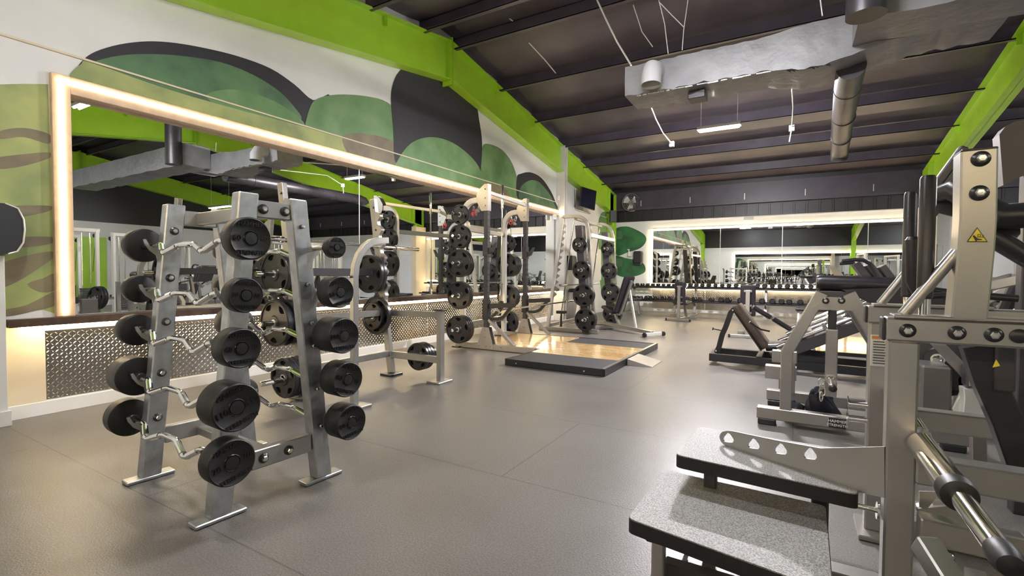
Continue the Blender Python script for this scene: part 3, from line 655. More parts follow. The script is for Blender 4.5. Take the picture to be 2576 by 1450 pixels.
for y, xu, xr, nm in ((6.40, -4.235, -4.70, 'near'), (8.0, -4.42, -4.89, 'far')):
    zt = 2.62; s = 1 if y > 7 else -1
    holes = [[(xu + .0385 - .035, y, z), (xu + .0385 - .018, y, z + .012), (xu + .0385 - .018, y, z + .05), (xu + .0385 - .035, y, z + .038)] for z in [.95 + .1 * i for i in range(12)]]
    u = obj('upright', MB().beam((xu, y, .08), (xu, y, zt - .1), .075, .075, .005, axes=(V((1, 0, 0)), V((0, 1, 0)))), 'dark', pr, label='charcoal slotted upright')
    mb = MB()
    for i in range(15): z = .8 + .095 * i; mb.bb((xu + .030, y - .0385, z), (xu + .0385, y + .0385, z + .028), .001)
    obj('slot_strip', mb, 'black', u)
    cap = [(xu + .045, y, 2.2), (xu + .045, y, zt), (xu - .02, y, zt + .0), (xu - .10, y, zt - .06), (xu - .17, y, zt - .16), (xu - .17, y, zt - .26), (xu - .08, y, 2.2)]
    cp = obj('top_bracket', MB().plate([V(p) + V((0, -.043, 0)) for p in cap], (0, 1, 0), .008).plate([V(p) + V((0, .043, 0)) for p in cap], (0, 1, 0), .008).bb((xu + .037, y - .045, 2.2), (xu + .047, y + .045, zt), .002), 'silver', pr)
    bolts(pr, [(xu - .01, y - .047, z) for z in (2.28, 2.40, 2.54)], (0, -1, 0), .011, .01)
    pts = [V((xr, y, .08)), V((xr, y, 2.12))] + [V((xr + .24 - .24 * math.cos(a), y, 2.12 + .26 * math.sin(a))) for a in (.26, .52, .8, 1.05, 1.3, PI / 2)] + [V((xu - .08, y, 2.385))]
    obj('rear_post', MB().path(pts, .06, .09, side=(0, 1, 0)), 'white_metal', pr)
    obj('base_rail', MB().beam((xr - .12, y, .05), (-3.35, y, .05), .075, .09), 'silver', pr)
    gus = [(xu - .16, y, .03), (xu + .16, y, .03), (xu + .07, y, .36), (xu - .05, y, .36)]
    obj('gusset', MB().plate([V(p) + V((0, -.043, 0)) for p in gus], (0, 1, 0), .008).plate([V(p) + V((0, .043, 0)) for p in gus], (0, 1, 0), .008), 'silver', pr)
    bolts(pr, [V(p) + V((0, -.047, 0)) for p in ((xu - .11, y, .06), (xu + .1, y, .06), (xu + .02, y, .06), (xu, y, .2), (xu, y, .31), (xu + .3, y, .06))], (0, -1, 0), .009, .009)
    obj('brace', MB().beam((xu + .02, y, .50), (xu + .52, y, .09), .055, .05), 'silver', pr)
    obj('rear_foot', MB().bb((xr - .16, y - .09, 0), (xr - .02, y + .09, .02), .003), 'black', pr)
    # bar catch, safety arm
    jz = 1.62
    j = obj('bar_hook', MB().bb((xu - .05, y - .05, jz - .13), (xu + .045, y + .05, jz + .1), .004).plate([(xu + .04, y, jz - .1), (xu + .12, y, jz - .06), (xu + .19, y, jz + .08), (xu + .165, y, jz + .085), (xu + .10, y, jz), (xu + .04, y, jz + .0)], (0, 1, 0), .05), 'dark', pr)
    az = .70
    obj('safety_arm', MB().bb((xu - .05, y - .052, az - .22), (xu + .05, y + .052, az + .1), .004).beam((xu + .04, y, az), (xu + .52, y, az + .03), .05, .075).path([V((xu + .03, y, az - .2)), V((xu + .22, y, az - .2)), V((xu + .32, y, az - .16)), V((xu + .46, y, az + .0))], .04, .05, side=(0, 1, 0)), 'black', pr)
obj('pull_up_bar', MB().beam((-4.235, 6.44, 2.50), (-4.42, 7.96, 2.50), .045, .055), 'white_metal', pr)
obj('rear_crossbar', MB().beam((-4.70, 6.44, 1.95), (-4.89, 7.96, 1.95), .06, .075), 'silver', pr)
obj('rear_crossbar', MB().beam((-4.74, 6.44, .35), (-4.9, 7.96, .35), .06, .09), 'silver', pr)
G = 'plates stored on the power rack'
for z, sz, nm in ((2.15, [10, 25], 'top'), (1.80, [35, 35], 'second'), (1.375, [45, 45], 'third'), (.86, [45, 45], 'fourth'), (.315, [45, 45, 45], 'lowest')):
    obj('storage_peg', MB().cyl((-4.66, 6.37, z), (-4.64, 6.04, z), .0245, 16), 'chrome', pr)
    stack((-4.66, 6.37, z), (.05, -1, 0), sz, f'on the {nm} near peg of the power rack', G, .06 if len(sz) < 3 else .03)
for z, sz, nm in ((2.2, [10, 10], 'top'), (1.80, [25, 25], 'second'), (1.375, [45, 45, 45, 45], 'third'), (.76, [45, 45, 45], 'fourth'), (.26, [45, 45], 'lowest')):
    obj('storage_peg', MB().cyl((-4.87, 8.03, z), (-4.86, 8.38, z), .0245, 16), 'chrome', pr)
    stack((-4.87, 8.03, z), (0, 1, 0), sz, f'on the {nm} far peg of the power rack', G, .03)
olympic_bar('olympic_barbell', W(1253, 782, x=-3.96), W(1443, 757, x=-3.98), 'chrome olympic barbell lying across the power rack safety arms', .4)
olympic_bar('olympic_barbell', (-4.62, 7.45, .62), (-4.60, 7.45, 2.80), 'olympic barbell standing upright inside the power rack')
obj('bar_holder', MB().lathe([(.05, 0), (.05, .16), (.03, .16), (.03, .02), (.03, 0)], (-4.62, 7.45, .55), (0, 0, 1), 20).beam((-4.62, 7.45, .58), (-4.86, 7.45, .38), .05, .05), 'black', pr)
for (x, y, z), nm in (((-4.45, 6.44, 2.33), 'near'), ((-4.62, 7.9, 2.33), 'far')):
    t = thing('carabiner_clip', f'red and chrome clip bundle hanging from the {nm} side of the power rack', 'clip', (x, y, z))
    for k in range(3):
        c = V((x + .05 * k - .03, y - .055, z - .09 - .05 * (k % 2)))
        obj('clip', MB().tube([c + V((.016 * math.cos(a), 0, .05 * math.sin(a))) for a in [PI * 2 * i / 12 for i in range(13)]], .006, 6), 'bolt', t)
    c = V((x - .03, y - .06, z - .15))
    obj('strap', MB().tube([c + V((.035 * math.cos(a), .01 * math.sin(3 * a), .045 * math.sin(a))) for a in [PI * 2 * i / 12 for i in range(13)]], .011, 6), 'red', t)
# ================================================================ SMITH MACHINE
sm = thing('smith_machine', 'silver smith machine with dark panels and angled tracks by the corner', 'smith machine', (-4.1, 10.1, 0))
for y, dx, nm in ((9.25, 0, 'near'), (11.0, -.08, 'far')):
    def Q(x, z): return V((x + dx, y, z))
    obj('base_rail', MB().beam(Q(-4.75, .045), Q(-3.42, .045), .075, .08), 'silver', sm)
    trk = obj('track_post', MB().beam(Q(-4.56, .06), Q(-4.22, 2.40), .06, .07, axes=(V((0, 1, 0)), V((1, 0, -.14)).normalized())), 'white_metal', sm)
    out = []; 
    for i in range(12):
        z = .7 + i * .13
        for f, e in ((0, .03), (.2, .05), (.5, .10), (.7, .105), (.9, .05)): out.append(Q(-4.56 + .34 * (z + f * .13 - .06) / 2.34 + e, z + f * .13))
    out += [Q(-4.56 + .34 * (2.28 - .06) / 2.34 - .01, 2.28), Q(-4.56 + .34 * (.7 - .06) / 2.34 - .01, .7)]
    obj('hook_strip', MB().plate(out, (0, 1, 0), .012), 'silver', sm)
    obj('guide_rod', MB().cyl(Q(-4.28, .1), Q(-3.98, 2.30), .014, 12), 'chrome', sm)
    obj('upright_panel', MB().beam(Q(-3.66, .02), Q(-3.84, 2.20), .16, .17, .01, axes=(V((1, 0, 0)), V((0, 1, 0)))), 'dark', sm, label='dark charcoal panel column')
    top = [Q(-4.22, 2.40), Q(-3.95, 2.40)] + [Q(-3.95 + .3 * math.sin(a), 2.10 + .30 * math.cos(a)) for a in (.3, .6, .9, 1.2, PI / 2)] + [Q(-3.60, 1.2), Q(-3.50, .1)]
    obj('front_tube', MB().path(top, .06, .065, side=(0, 1, 0)), 'silver', sm)
    for k, (z, sz) in enumerate(((1.80, [5, 25] if y < 10 else [25]), (1.29, [35, 35]), (.785, [45, 45]), (.30, [45, 45]))):
        X = -3.72 + .1 * (1.3 - z) + dx * .5; s = -1
        obj('storage_peg', MB().cyl((X, y - .085, z), (X, y - .36, z), .0245, 16), 'chrome', sm)
        stack((X, y - .085, z), (0, -1, 0), sz, f'on the {["top", "second", "third", "lowest"][k]} {nm} peg of the smith machine', 'plates stored on the smith machine', .04)
obj('top_crossbar', MB().beam((-3.95, 9.27, 2.36), (-4.03, 10.98, 2.36), .06, .07), 'silver', sm)
obj('top_crossbar', MB().beam((-3.62, 9.27, 2.0), (-3.70, 10.98, 2.0), .06, .08), 'white_metal', sm)
obj('rear_crossbar', MB().beam((-4.52, 9.27, .12), (-4.6, 10.98, .12), .06, .07), 'silver', sm)
obj('sliding_bar', MB().cyl((-4.10, 8.95, .98), (-4.16, 11.3, .98), .0145, 14).lathe([(.0255, 0), (.0255, .3)], (-4.10, 8.86, .98), (0, 1, 0), 18), 'chrome', sm)
obj('bar_stop', MB().bb((-4.33, 9.17, .38), (-4.15, 9.33, .44), .01).beam((-4.24, 9.25, .1), (-4.24, 9.25, .4), .03, .03), 'black', sm)
# ================================================================ INCLINE BENCH
def rotated(o, p, a): return Matrix.Translation(V(p)) @ Matrix.Rotation(a, 4, 'Z')
def soft_pad(mb, p0, p1, wid, th, side):
    """upholstered pad: rounded slab from p0 to p1"""
    p0, p1, side = V(p0), V(p1), V(side).normalized(); d = (p1 - p0); L = d.length; d.normalize(); n = side.cross(d)
    sec = [(wid / 2 - th * .35, -th / 2), (wid / 2 - th * .08, -th * .3), (wid / 2, 0), (wid / 2 - th * .08, th * .3), (wid / 2 - th * .4, th / 2)]
    sec = sec + [(-a, b) for a, b in reversed(sec)]
    rings = []
    for f, s in ((0, .86), (.012 / L, .95), (.035 / L, 1), (1 - .035 / L, 1), (1 - .012 / L, .95), (1, .86)):
        c = p0 + d * L * f; rings.append([c + side * a * (1 - (1 - s) * .25) + n * b * s for a, b in sec])
    k = len(sec); vs = [v for r in rings for v in r]; fs = []
    for i in range(len(rings) - 1):
        for j in range(k): a0 = i * k + j; a1 = i * k + (j + 1) % k; fs.append((a0, a1, a1 + k, a0 + k))
    fs.append(tuple(reversed(range(k)))); fs.append(tuple(range(len(vs) - k, len(vs))))
    return mb.add(vs, fs)
t = thing('incline_bench', 'adjustable bench with its back pad raised steeply, beside the smith machine', 'bench', (-3.0, 9.9, 0))
sd = V((.5, .87, 0)).normalized(); fw = V((.87, -.5, 0)).normalized()
O = V((-3.25, 9.95, 0))
def B_(f, s, z): return O + fw * f + sd * s + V((0, 0, z))
obj('back_pad', soft_pad(MB(), B_(.02, 0, .42), B_(.34, 0, 1.16), .28, .075, sd), 'vinyl', t, smooth=50)
obj('seat_pad', soft_pad(MB(), B_(-.38, 0, .50), B_(-.02, 0, .40), .28, .075, sd), 'vinyl', t, smooth=50)
obj('back_frame', MB().beam(B_(.08, 0, .38), B_(.40, 0, 1.08), .06, .05), 'silver', t)
obj('base_beam', MB().beam(B_(-.42, 0, .14), B_(.98, 0, .07), .075, .07), 'silver', t)
obj('support_strut', MB().beam(B_(.30, .04, .90), B_(.50, .04, .12), .03, .05), 'white_metal', t)
obj('support_strut', MB().beam(B_(-.1, 0, .40), B_(.06, 0, .12), .05, .06), 'silver', t)
obj('seat_frame', MB().beam(B_(-.36, 0, .44), B_(.06, 0, .36), .05, .04), 'silver', t)
obj('cross_foot', MB().beam(B_(.98, -.26, .05), B_(.98, .26, .05), .07, .06), 'white_metal', t)
obj('cross_foot', MB().beam(B_(-.42, -.24, .04), B_(-.42, .24, .04), .06, .06), 'silver', t)
for s in (-1, 1): obj('wheel', MB().cyl(B_(1.03, s * .25 - .02, .05), B_(1.03, s * .25 + .02, .05), .045, 18), 'black', t)
# flat bench near the corner
t = thing('flat_bench', 'low flat bench with splayed silver legs by the corner dumbbells', 'bench', (-4.35, 14.3, 0))
obj('seat_pad', soft_pad(MB(), (-4.62, 14.2, .46), (-4.02, 14.5, .46), .28, .07, (-.45, .9, 0)), 'vinyl', t, smooth=50)
obj('frame', MB().beam((-4.60, 14.22, .40), (-4.04, 14.48, .40), .07, .05), 'silver', t)
for x, y, x2, y2 in ((-4.52, 14.14, -4.60, 14.0), (-4.56, 14.36, -4.72, 14.45), (-4.10, 14.34, -4.0, 14.22), (-4.14, 14.56, -4.1, 14.7)): obj('leg', MB().beam((x, y, .4), (x2, y2, .01), .05, .05), 'silver', t)
# upright bench seen from behind, in front of the dumbbells
def upright_bench(ox, oy, label, a=0, col='vinyl'):
    t = thing('adjustable_bench', label, 'bench', (ox, oy, 0))
    R2 = Matrix.Rotation(a, 3, 'Z')
    def q(x, y, z): return V((ox, oy, 0)) + R2 @ V((x, y, z))
    sdv = R2 @ V((1, 0, 0))
    obj('back_pad', soft_pad(MB(), q(0, .10, .42), q(0, .03, 1.02), .27, .07, sdv), col, t, smooth=50)
    obj('seat_pad', soft_pad(MB(), q(0, .16, .44), q(0, .56, .48), .28, .07, sdv), col, t, smooth=50)
    obj('rear_post', MB().beam(q(0, -.05, .07), q(0, -.02, .92), .075, .05, axes=(sdv, R2 @ V((0, 1, 0)))), 'silver', t)
    obj('pad_bracket', MB().beam(q(-.07, .0, .9), q(.07, .0, .9), .03, .04).beam(q(-.07, .03, .62), q(.07, .03, .62), .03, .04).beam(q(-.07, .03, .48), q(.07, .03, .48), .03, .04), 'silver', t)
    obj('base_beam', MB().beam(q(0, -.05, .05), q(0, .75, .05), .06, .06), 'silver', t)
    obj('seat_post', MB().beam(q(0, .55, .06), q(0, .38, .42), .06, .05), 'silver', t)
    f = obj('rear_foot', MB().beam(q(-.30, -.07, .035), q(.30, -.07, .035), .06, .055), 'silver', t)
    for s in (-1, 1): obj('foot_cap', MB().beam(q(s * .29, -.07, .035), q(s * .33, -.07, .035), .068, .062), 'black', f)
    obj('front_foot', MB().beam(q(-.2, .75, .035), q(.2, .75, .035), .06, .055), 'silver', t)
upright_bench(-2.62, 13.05, 'adjustable bench with upright back, seen from behind, facing the dumbbells', -.15)
# ================================================================ DUMBBELL RACK
for k, (xa, xb, nm) in enumerate(((-4.75, -2.9, 'corner section'), (-2.88, -1.03, 'second section from the corner'), (-1.01, .84, 'third section from the corner'), (.86, 2.3, 'section nearest the tan column'))):
    t = thing('dumbbell_rack', f'two-tier dumbbell rack below the back mirror, {nm}', 'dumbbell rack', ((xa + xb) / 2, 15.2, 0), 'dumbbell rack sections')
    for z, y in ((.80, 15.36), (.40, 15.05)):
        obj('shelf', MB().beam((xa, y - .10, z), (xb, y - .10, z), .045, .05).beam((xa, y + .10, z + .03), (xb, y + .10, z + .03), .045, .05), 'black', t)
    for x in (xa + .28, xb - .28):
        obj('upright', MB().beam((x, 15.1, .06), (x, 15.42, .86), .07, .06, axes=(V((1, 0, 0)), V((0, .93, -.36)))), 'silver', t)
        obj('foot', MB().bb((x - .06, 14.85, 0), (x + .06, 15.5, .03), .004).bb((x - .035, 14.95, .03), (x + .035, 15.15, .09), .004), 'silver', t)
        obj('shelf_arm', MB().beam((x, 15.1, .36), (x, 14.92, .38), .05, .05), 'black', t); obj('shelf_arm', MB().beam((x, 15.42, .76), (x, 15.22, .78), .05, .05), 'black', t)
def dumbbell_proto(r, L, hexa=True):
    o = thing('dumbbell', 'black hex dumbbell', 'dumbbell')
    n = 6 if hexa else 20
    for s in (-1, 1):
        obj('head', MB().lathe([(r * .72, 0), (r, r * .22), (r, L - r * .22), (r * .72, L)], (0, s * (.065 + (L if s < 0 else 0)) if s > 0 else -.065 - L, 0), (0, 1, 0), n), 'rubber', o, smooth=20)
    obj('handle', MB().cyl((0, -.07, 0), (0, .07, 0), .015, 12), 'chrome', o)
    return Proto(o)
DB = [dumbbell_proto(.045, .06), dumbbell_proto(.056, .075), dumbbell_proto(.068, .09), dumbbell_proto(.080, .11)]
DR = [.045, .056, .068, .080]
lx = sorted([1590, 1601, 1611, 1628, 1640, 1652, 1670, 1686, 1705, 1731, 1747, 1762, 1790, 1815, 1833, 1862, 1883, 1917, 1944, 1966, 1986, 2013, 2040, 2066, 2090])
for i, px in enumerate(lx):
    k = 1 if px < 1625 else 2 if px < 1800 else 3
    c = W(px, 757, y=15.05); DB[k].put(Matrix.Translation(V((c.x, 15.05, .435 + DR[k] * .8))) @ Matrix.Rotation(.06 * math.sin(i * 3), 4, 'Z'), f'black hex dumbbell on the lower rack shelf, {ordinal(i)} from the corner', 'dumbbells on the lower shelf')
ux = [1590 + 13.2 * i for i in range(9)] + [1722, 1737, 1752, 1767, 1783, 1800, 1817, 1834, 1852, 1870, 1888, 1906, 1924, 1943, 1962, 1981, 2000, 2019, 2040, 2060, 2080]
for i, px in enumerate(ux):
    k = 0 if px < 1700 else 1 if px < 1850 else 2
    c = W(px, 722, y=15.36); DB[k].put(Matrix.Translation(V((c.x, 15.36, .85 + DR[k] * .75))) @ Matrix.Rotation(.05 * math.sin(i * 2.3), 4, 'Z'), f'black hex dumbbell on the top rack shelf, {ordinal(i)} from the corner', 'dumbbells on the top shelf')

for k, xa in enumerate((-3.2, .2)):
    t = thing('dumbbell_rack', f'two-tier rack on the wall behind the camera, {"nearer the side mirror" if k == 0 else "nearer the machines"}', 'dumbbell rack', (xa + 1.6, YF + .5, 0))
    for z, y in ((1.15, .3), (.80, .4), (.40, .7)): obj('shelf', MB().beam((xa, YF + y, z), (xa + 3.2, YF + y, z), .22, .03), 'black', t)
    for x in (xa + .1, xa + 3.1): obj('upright', MB().beam((x, YF + .6, .0), (x, YF + .3, 1.2), .07, .06, axes=(V((1, 0, 0)), V((0, .97, .2)))), 'silver', t)
    for z, y, n in ((1.15, .3, 14), (.80, .4, 14), (.40, .7, 11)):
        for i in range(n): DB[2].put(Matrix.Translation(V((xa + .15 + (3.0 / n) * i, YF + y, z + .08))), f'{ordinal(i)} dumbbell on the {"top" if z > 1 else "middle" if z > .5 else "bottom"} shelf behind the camera, {"mirror" if k == 0 else "machine"} end', 'dumbbells behind the camera')
# ================================================================ FRONT MACHINE (step machine)
def PY(px, py, y): return W(px, py, y=y)
fm = thing('step_machine', 'large brushed silver strength machine with two gritty step plates and tall black grips', 'exercise machine', (.3, 2.3, 0))
XA = V((1, 0, 0)); YA = V((0, 1, 0))
for y, x0, nm in ((2.05, .275, 'near'), (2.78, .30, 'far')):
    yc = y + .04
    obj('upright', MB().beam((x0 + .04, yc, .02), (x0 + .04, yc, 1.0), .082, .08, .007, axes=(XA, YA)), 'silver', fm)
    obj('foot', MB().bb((x0 - .03, yc - .12, 0), (x0 + .11, yc + .12, .025), .005), 'silver', fm)
    tb = obj('top_beam', MB().beam((x0 - .012, yc, 1.038), (1.9, yc, 1.038), .08, .08, .007), 'silver', fm)
    obj('end_cap', MB().beam((x0 - .02, yc, 1.038), (x0 - .008, yc, 1.038), .078, .078, .006), 'black', tb)
    obj('lower_beam', MB().beam((x0 + .08, yc, .57), (1.9, yc, .57), .08, .09, .006), 'silver', fm)
    obj('base_beam', MB().beam((x0 + .08, yc, .06), (1.9, yc, .06), .08, .09, .006), 'silver', fm)
    obj('mounting_plate', MB().bb((x0 + .01, y - .005, 1.078), (x0 + .42, y + .09, 1.088), .002), 'silver', fm)
    obj('brace_tube', MB().cyl((x0 + .04, yc, 1.085), (x0 + .175, yc, 1.30), .0185, 18), 'silver', fm)
    # bowed upper post
    p = [V((.515 if nm == 'near' else .56, yc, 1.08)), V((.53 if nm == 'near' else .575, yc, 1.30)), V((.545 if nm == 'near' else .59, yc, 1.44)), V((.545 if nm == 'near' else .59, yc, 1.615))]
    if nm == 'near':
        p = [V((.473, yc, 1.08)), V((.483, yc, 1.28)), V((.486, yc, 1.40)), V((.483, yc, 1.612))]
        obj('upper_post', MB().path(p, .09, .088, side=(0, 1, 0)), 'silver', fm)
        obj('post_cap', MB().bb((.44, yc - .043, 1.612), (.527, yc + .043, 1.62), .003), 'black', fm)
bolts(fm, [PY(2283, 832, 2.05), PY(2407, 838, 2.05), PY(2500, 843, 2.05)], (0, -1, 0), .023, .0125)
obj('rubber_plug', MB().lathe([(.022, 0), (.022, .004), (.012, .010), (.001, .011)], PY(2563, 846, 2.05), (0, -1, 0), 20), 'black', fm)
bolts(fm, [PY(2467, 400, 2.045), PY(2463, 486, 2.045)], (0, -1, 0), .024, .0135)
a, b, c = PY(2458, 572, 2.042), PY(2432, 609, 2.042), PY(2485, 609, 2.042)
st = obj('warning_sticker', MB().plate([a, b, c], (0, -1, 0), .002), 'black', fm, label='triangular yellow warning sticker with a crushed hand symbol')
g = (a + b + c) / 3 + V((0, -.002, 0)); obj('sticker_face', MB().plate([g + (p - g) * .86 for p in (a, b, c)], (0, -1, 0), .002), 'yellow', st)
gx_, gz = g.x, g.z; yy = 2.037
hs = MB()
hs.plate([(gx_ - .0115, yy, gz + .003), (gx_ - .0085, yy, gz + .006), (gx_ + .000, yy, gz - .005), (gx_ + .010, yy, gz - .007), (gx_ + .010, yy, gz - .0095), (gx_ - .002, yy, gz - .0095), (gx_ - .001, yy, gz - .014), (gx_ - .004, yy, gz - .013)], YA, .0015)
for q in ([(0, -.001), (.007, -.001), (.007, .0005), (0, .0005)], [(0, .007), (.006, .007), (.006, .0085), (0, .0085)], [(0, 0), (.0012, 0), (.0012, .008), (0, .008)], [(.0055, 0), (.0067, 0), (.0067, .008), (.0055, .008)], [(.008, -.003), (.014, -.001), (.014, .0005), (.008, -.0015)], [(.009, .001), (.014, .004), (.014, .0055), (.009, .0025)]):
    hs.plate([(gx_ + u, yy, gz + v) for u, v in q], YA, .0015)
obj('hand_symbol', hs, 'black', st)
# rubber grips
for (x, y, z0, z1, r, tilt) in ((.372, 2.10, 1.142, 1.555, .0225, 0), (.425, 2.72, 1.125, 1.588, .025, 0)):
    obj('handle_post', MB().cyl((x, y, 1.08), (x, y, z0 + .01), .017, 18), 'chrome', fm)
    obj('hand_grip', MB().lathe([(r * .8, 0), (r, .008), (r, z1 - z0 - .012), (r * .8, z1 - z0 - .002), (.001, z1 - z0)], (x, y, z0), (0, 0, 1), 28), 'vinyl', fm)
x0 = PY(2296, 735, 2.4); x1 = PY(2296, 596, 2.4)
obj('short_grip', MB().tube([x0 + V((.10, .0, -.01)), x0 + V((.05, 0, -.015)), x0 + V((.015, 0, .0)), x0 + V((0, 0, .04)), x1 - V((0, 0, .012)), x1], [.012, .013, .02, .024, .024, .016], 20), 'vinyl', fm)
# black lever arms beside the grips
obj('lever_arm', MB().tube([PY(2350, 492, 2.45), PY(2400, 478, 2.4), PY(2440, 500, 2.35), PY(2520, 545, 2.3), PY(2620, 540, 2.3)], [.03, .042, .042, .045, .045], 22), 'black', fm)
obj('lever_arm', MB().tube([PY(2430, 560, 2.35), PY(2520, 610, 2.35), PY(2640, 680, 2.35)], .034, 20), 'black', fm)
obj('lever_bracket', MB().plate([PY(2345, 505, 2.46), PY(2368, 470, 2.46), PY(2430, 390, 2.46), PY(2440, 430, 2.46), PY(2440, 560, 2.46), PY(2400, 545, 2.46), PY(2362, 535, 2.46), PY(2345, 556, 2.46)], (0, 1, 0), .03), 'dark', fm)
obj('lever_bar', MB().beam(PY(2352, 470, 2.5), PY(2424, 372, 2.5), .05, .03), 'dark', fm)
obj('cross_lever', MB().tube([PY(2340, 730, 2.5), PY(2400, 738, 2.5), PY(2560, 752, 2.5)], .014, 14), 'black', fm)
obj('lever_bracket', MB().plate([PY(2505, 520, 2.4), PY(2560, 560, 2.4), PY(2560, 590, 2.4), PY(2530, 625, 2.4), PY(2500, 600, 2.4)], (0, 1, 0), .05), 'black', fm)
# weight horn pointing at the viewer
hx, hz = .365, .665
obj('weight_horn', MB().lathe([(.03, 0), (.039, .004), (.039, .40), (.036, .405)], (hx, 2.04, hz), (0, -1, 0), 30), 'chrome', fm)
obj('horn_collar', MB().lathe([(.035, 0), (.041, .004), (.042, .03), (.039, .055), (.028, .06)], (hx, 1.66, hz), (0, -1, 0), 30), 'rubber', fm)
obj('weight_horn', MB().lathe([(.0245, 0), (.0245, .30)], (hx, 1.62, hz), (0, -1, 0), 30), 'chrome', fm)
obj('horn_cap', MB().lathe([(.025, 0), (.0275, .01), (.0275, .05), (.022, .07), (.001, .076)], (hx, 1.335, hz), (0, -1, 0), 30), 'rubber', fm)
obj('weight_horn', MB().cyl((.385, 2.76, hz + .02), (.375, 2.14, hz), .036, 24), 'chrome', fm)
# step plates
def step(tl, tr, bl_far, br_far, zt, th, name):
    """corners near-left, near-right, far-left, far-right"""
    cs = [tl, tr, br_far, bl_far]; n = 4; out = []
    for i in range(4):
        p, pa, pb = V(cs[i]), V(cs[i - 1]), V(cs[(i + 1) % 4]); e0 = (pa - p).normalized() * .03; e1 = (pb - p).normalized() * .03
        for k in range(5):
            t_ = k / 4; out.append((p + e0) * (1 - t_) ** 2 + p * 2 * t_ * (1 - t_) + (p + e1) * t_ ** 2)
    base = obj(name, MB().plate([(p.x, p.y, zt - th / 2 - .003) for p in out], (0, 0, 1), th), 'rubber', fm)
    c = sum(out, V((0, 0, 0))) / len(out)
    obj('grit_surface', MB().plate([((p.x - c.x) * .992 + c.x, (p.y - c.y) * .99 + c.y, zt - .001) for p in out], (0, 0, 1), .004), 'grip', base, label='speckled grey non-slip surface')
step((-.43, 2.105, 0), (.205, 2.05, 0), (-.41, 2.56, 0), (.20, 2.56, 0), .452, .05, 'upper_step')
step((-.525, 1.745, 0), (.11, 1.635, 0), (-.515, 2.275, 0), (.12, 2.25, 0), .31, .05, 'lower_step')
obj('step_support', MB().beam((-.30, 2.2, .02), (-.30, 2.2, .40), .05, .05).bb((-.4, 2.15, .38), (-.2, 2.35, .402)), 'dark', fm); obj('step_support', MB().beam((.1, 2.3, .02), (.1, 2.3, .40), .06, .06), 'dark', fm)
obj('step_rail', MB().beam((-.40, 2.3, .025), (.3, 2.3, .025), .09, .05), 'silver', fm)
lp = PY(1668, 1400, 1.62)
obj('step_foot', MB().beam((-.42, 1.80, .03), (-.42, 1.80, .258), .045, .045, axes=(XA, YA)).beam((-.42, 1.70, .03), (-.42, 2.15, .03), .09, .05), 'silver', fm)
obj('step_foot_pad', MB().bb((-.475, 1.66, 0), (-.365, 1.78, .022), .004).bb((-.46, 1.76, .235), (-.36, 2.0, .259), .004), 'black', fm)
obj('step_crossbar', MB().beam((-.42, 1.9, .08), (.3, 1.9, .08), .06, .06), 'dark', fm)
# lever plate with holes, on the vertical plane between the step and the near post
A_, B2 = V((-.25, 2.33, 0)), V((.29, 2.05, 0)); nn = V((-(B2 - A_).y, (B2 - A_).x, 0)).normalized()
def PL_(px, py):
    r = ray(px, py); o = V((0, 0, HC)); t_ = (A_ - o).dot(nn) / r.dot(nn); return o + r * t_
outl = [(1811, 1100), (1813, 1092), (1819, 1086), (1830, 1084), (1845, 1085), (1950, 1107), (2065, 1128), (2150, 1126), (2226, 1124), (2226, 1253), (2140, 1233), (2063, 1216), (1950, 1170), (1850, 1133), (1825, 1121), (1815, 1112)]
hl = []
for cx, cy, s in ((1833, 1102, 14), (1897, 1117, 15), (1965, 1130, 16), (2039, 1142, 17)):
    hl.append([PL_(cx + s * x_, cy + s * y_) for x_, y_ in ((-1, .3), (-.9, -.1), (-.3, -.8), (0, -.9), (.35, -.7), (.95, .2), (1, .6), (.75, .85), (0, .8), (-.7, .65))])
obj('adjuster_plate', MB().plate([PL_(*p) for p in outl], nn, .008, hl), 'silver', fm, label='silver lever plate with four rounded triangular holes')
obj('linkage_rod', MB().cyl(PY(2125, 1266, 2.1), PY(2205, 1284, 2.12), .010, 16).lathe([(.010, 0), (.03, .002), (.03, .008), (.010, .01)], PY(2203, 1284, 2.12), (1, 0, -.05), 24), 'chrome', fm)
# chrome plate pegs on the far post
for z in (.605, .535):
    obj('storage_peg', MB().cyl((.31, 2.80, z), (.225, 2.80, z), .016, 18).lathe([(.016, 0), (.036, .001), (.036, .004), (.012, .005)], (.227, 2.80, z), (-1, 0, 0), 24), 'chrome', fm)
# instruction placard
pc = obj('instruction_placard', MB().bb((.303, 2.772, .80), (.375, 2.778, .945), .001), 'paper', fm, label='white printed instruction placard with an orange header')
PLS = MB()
for i in range(9): PLS.bb((.312, 2.768, .812 + i * .0125), (.366 - .006 * (i % 3), 2.773, .816 + i * .0125), 0)
obj('printed_line', PLS, 'dark', pc)
M['orange'] = mat('orange_header', (.62, .22, .03), .5); obj('header_band', MB().bb((.307, 2.768, .928), (.371, 2.773, .940), 0), 'orange', pc)
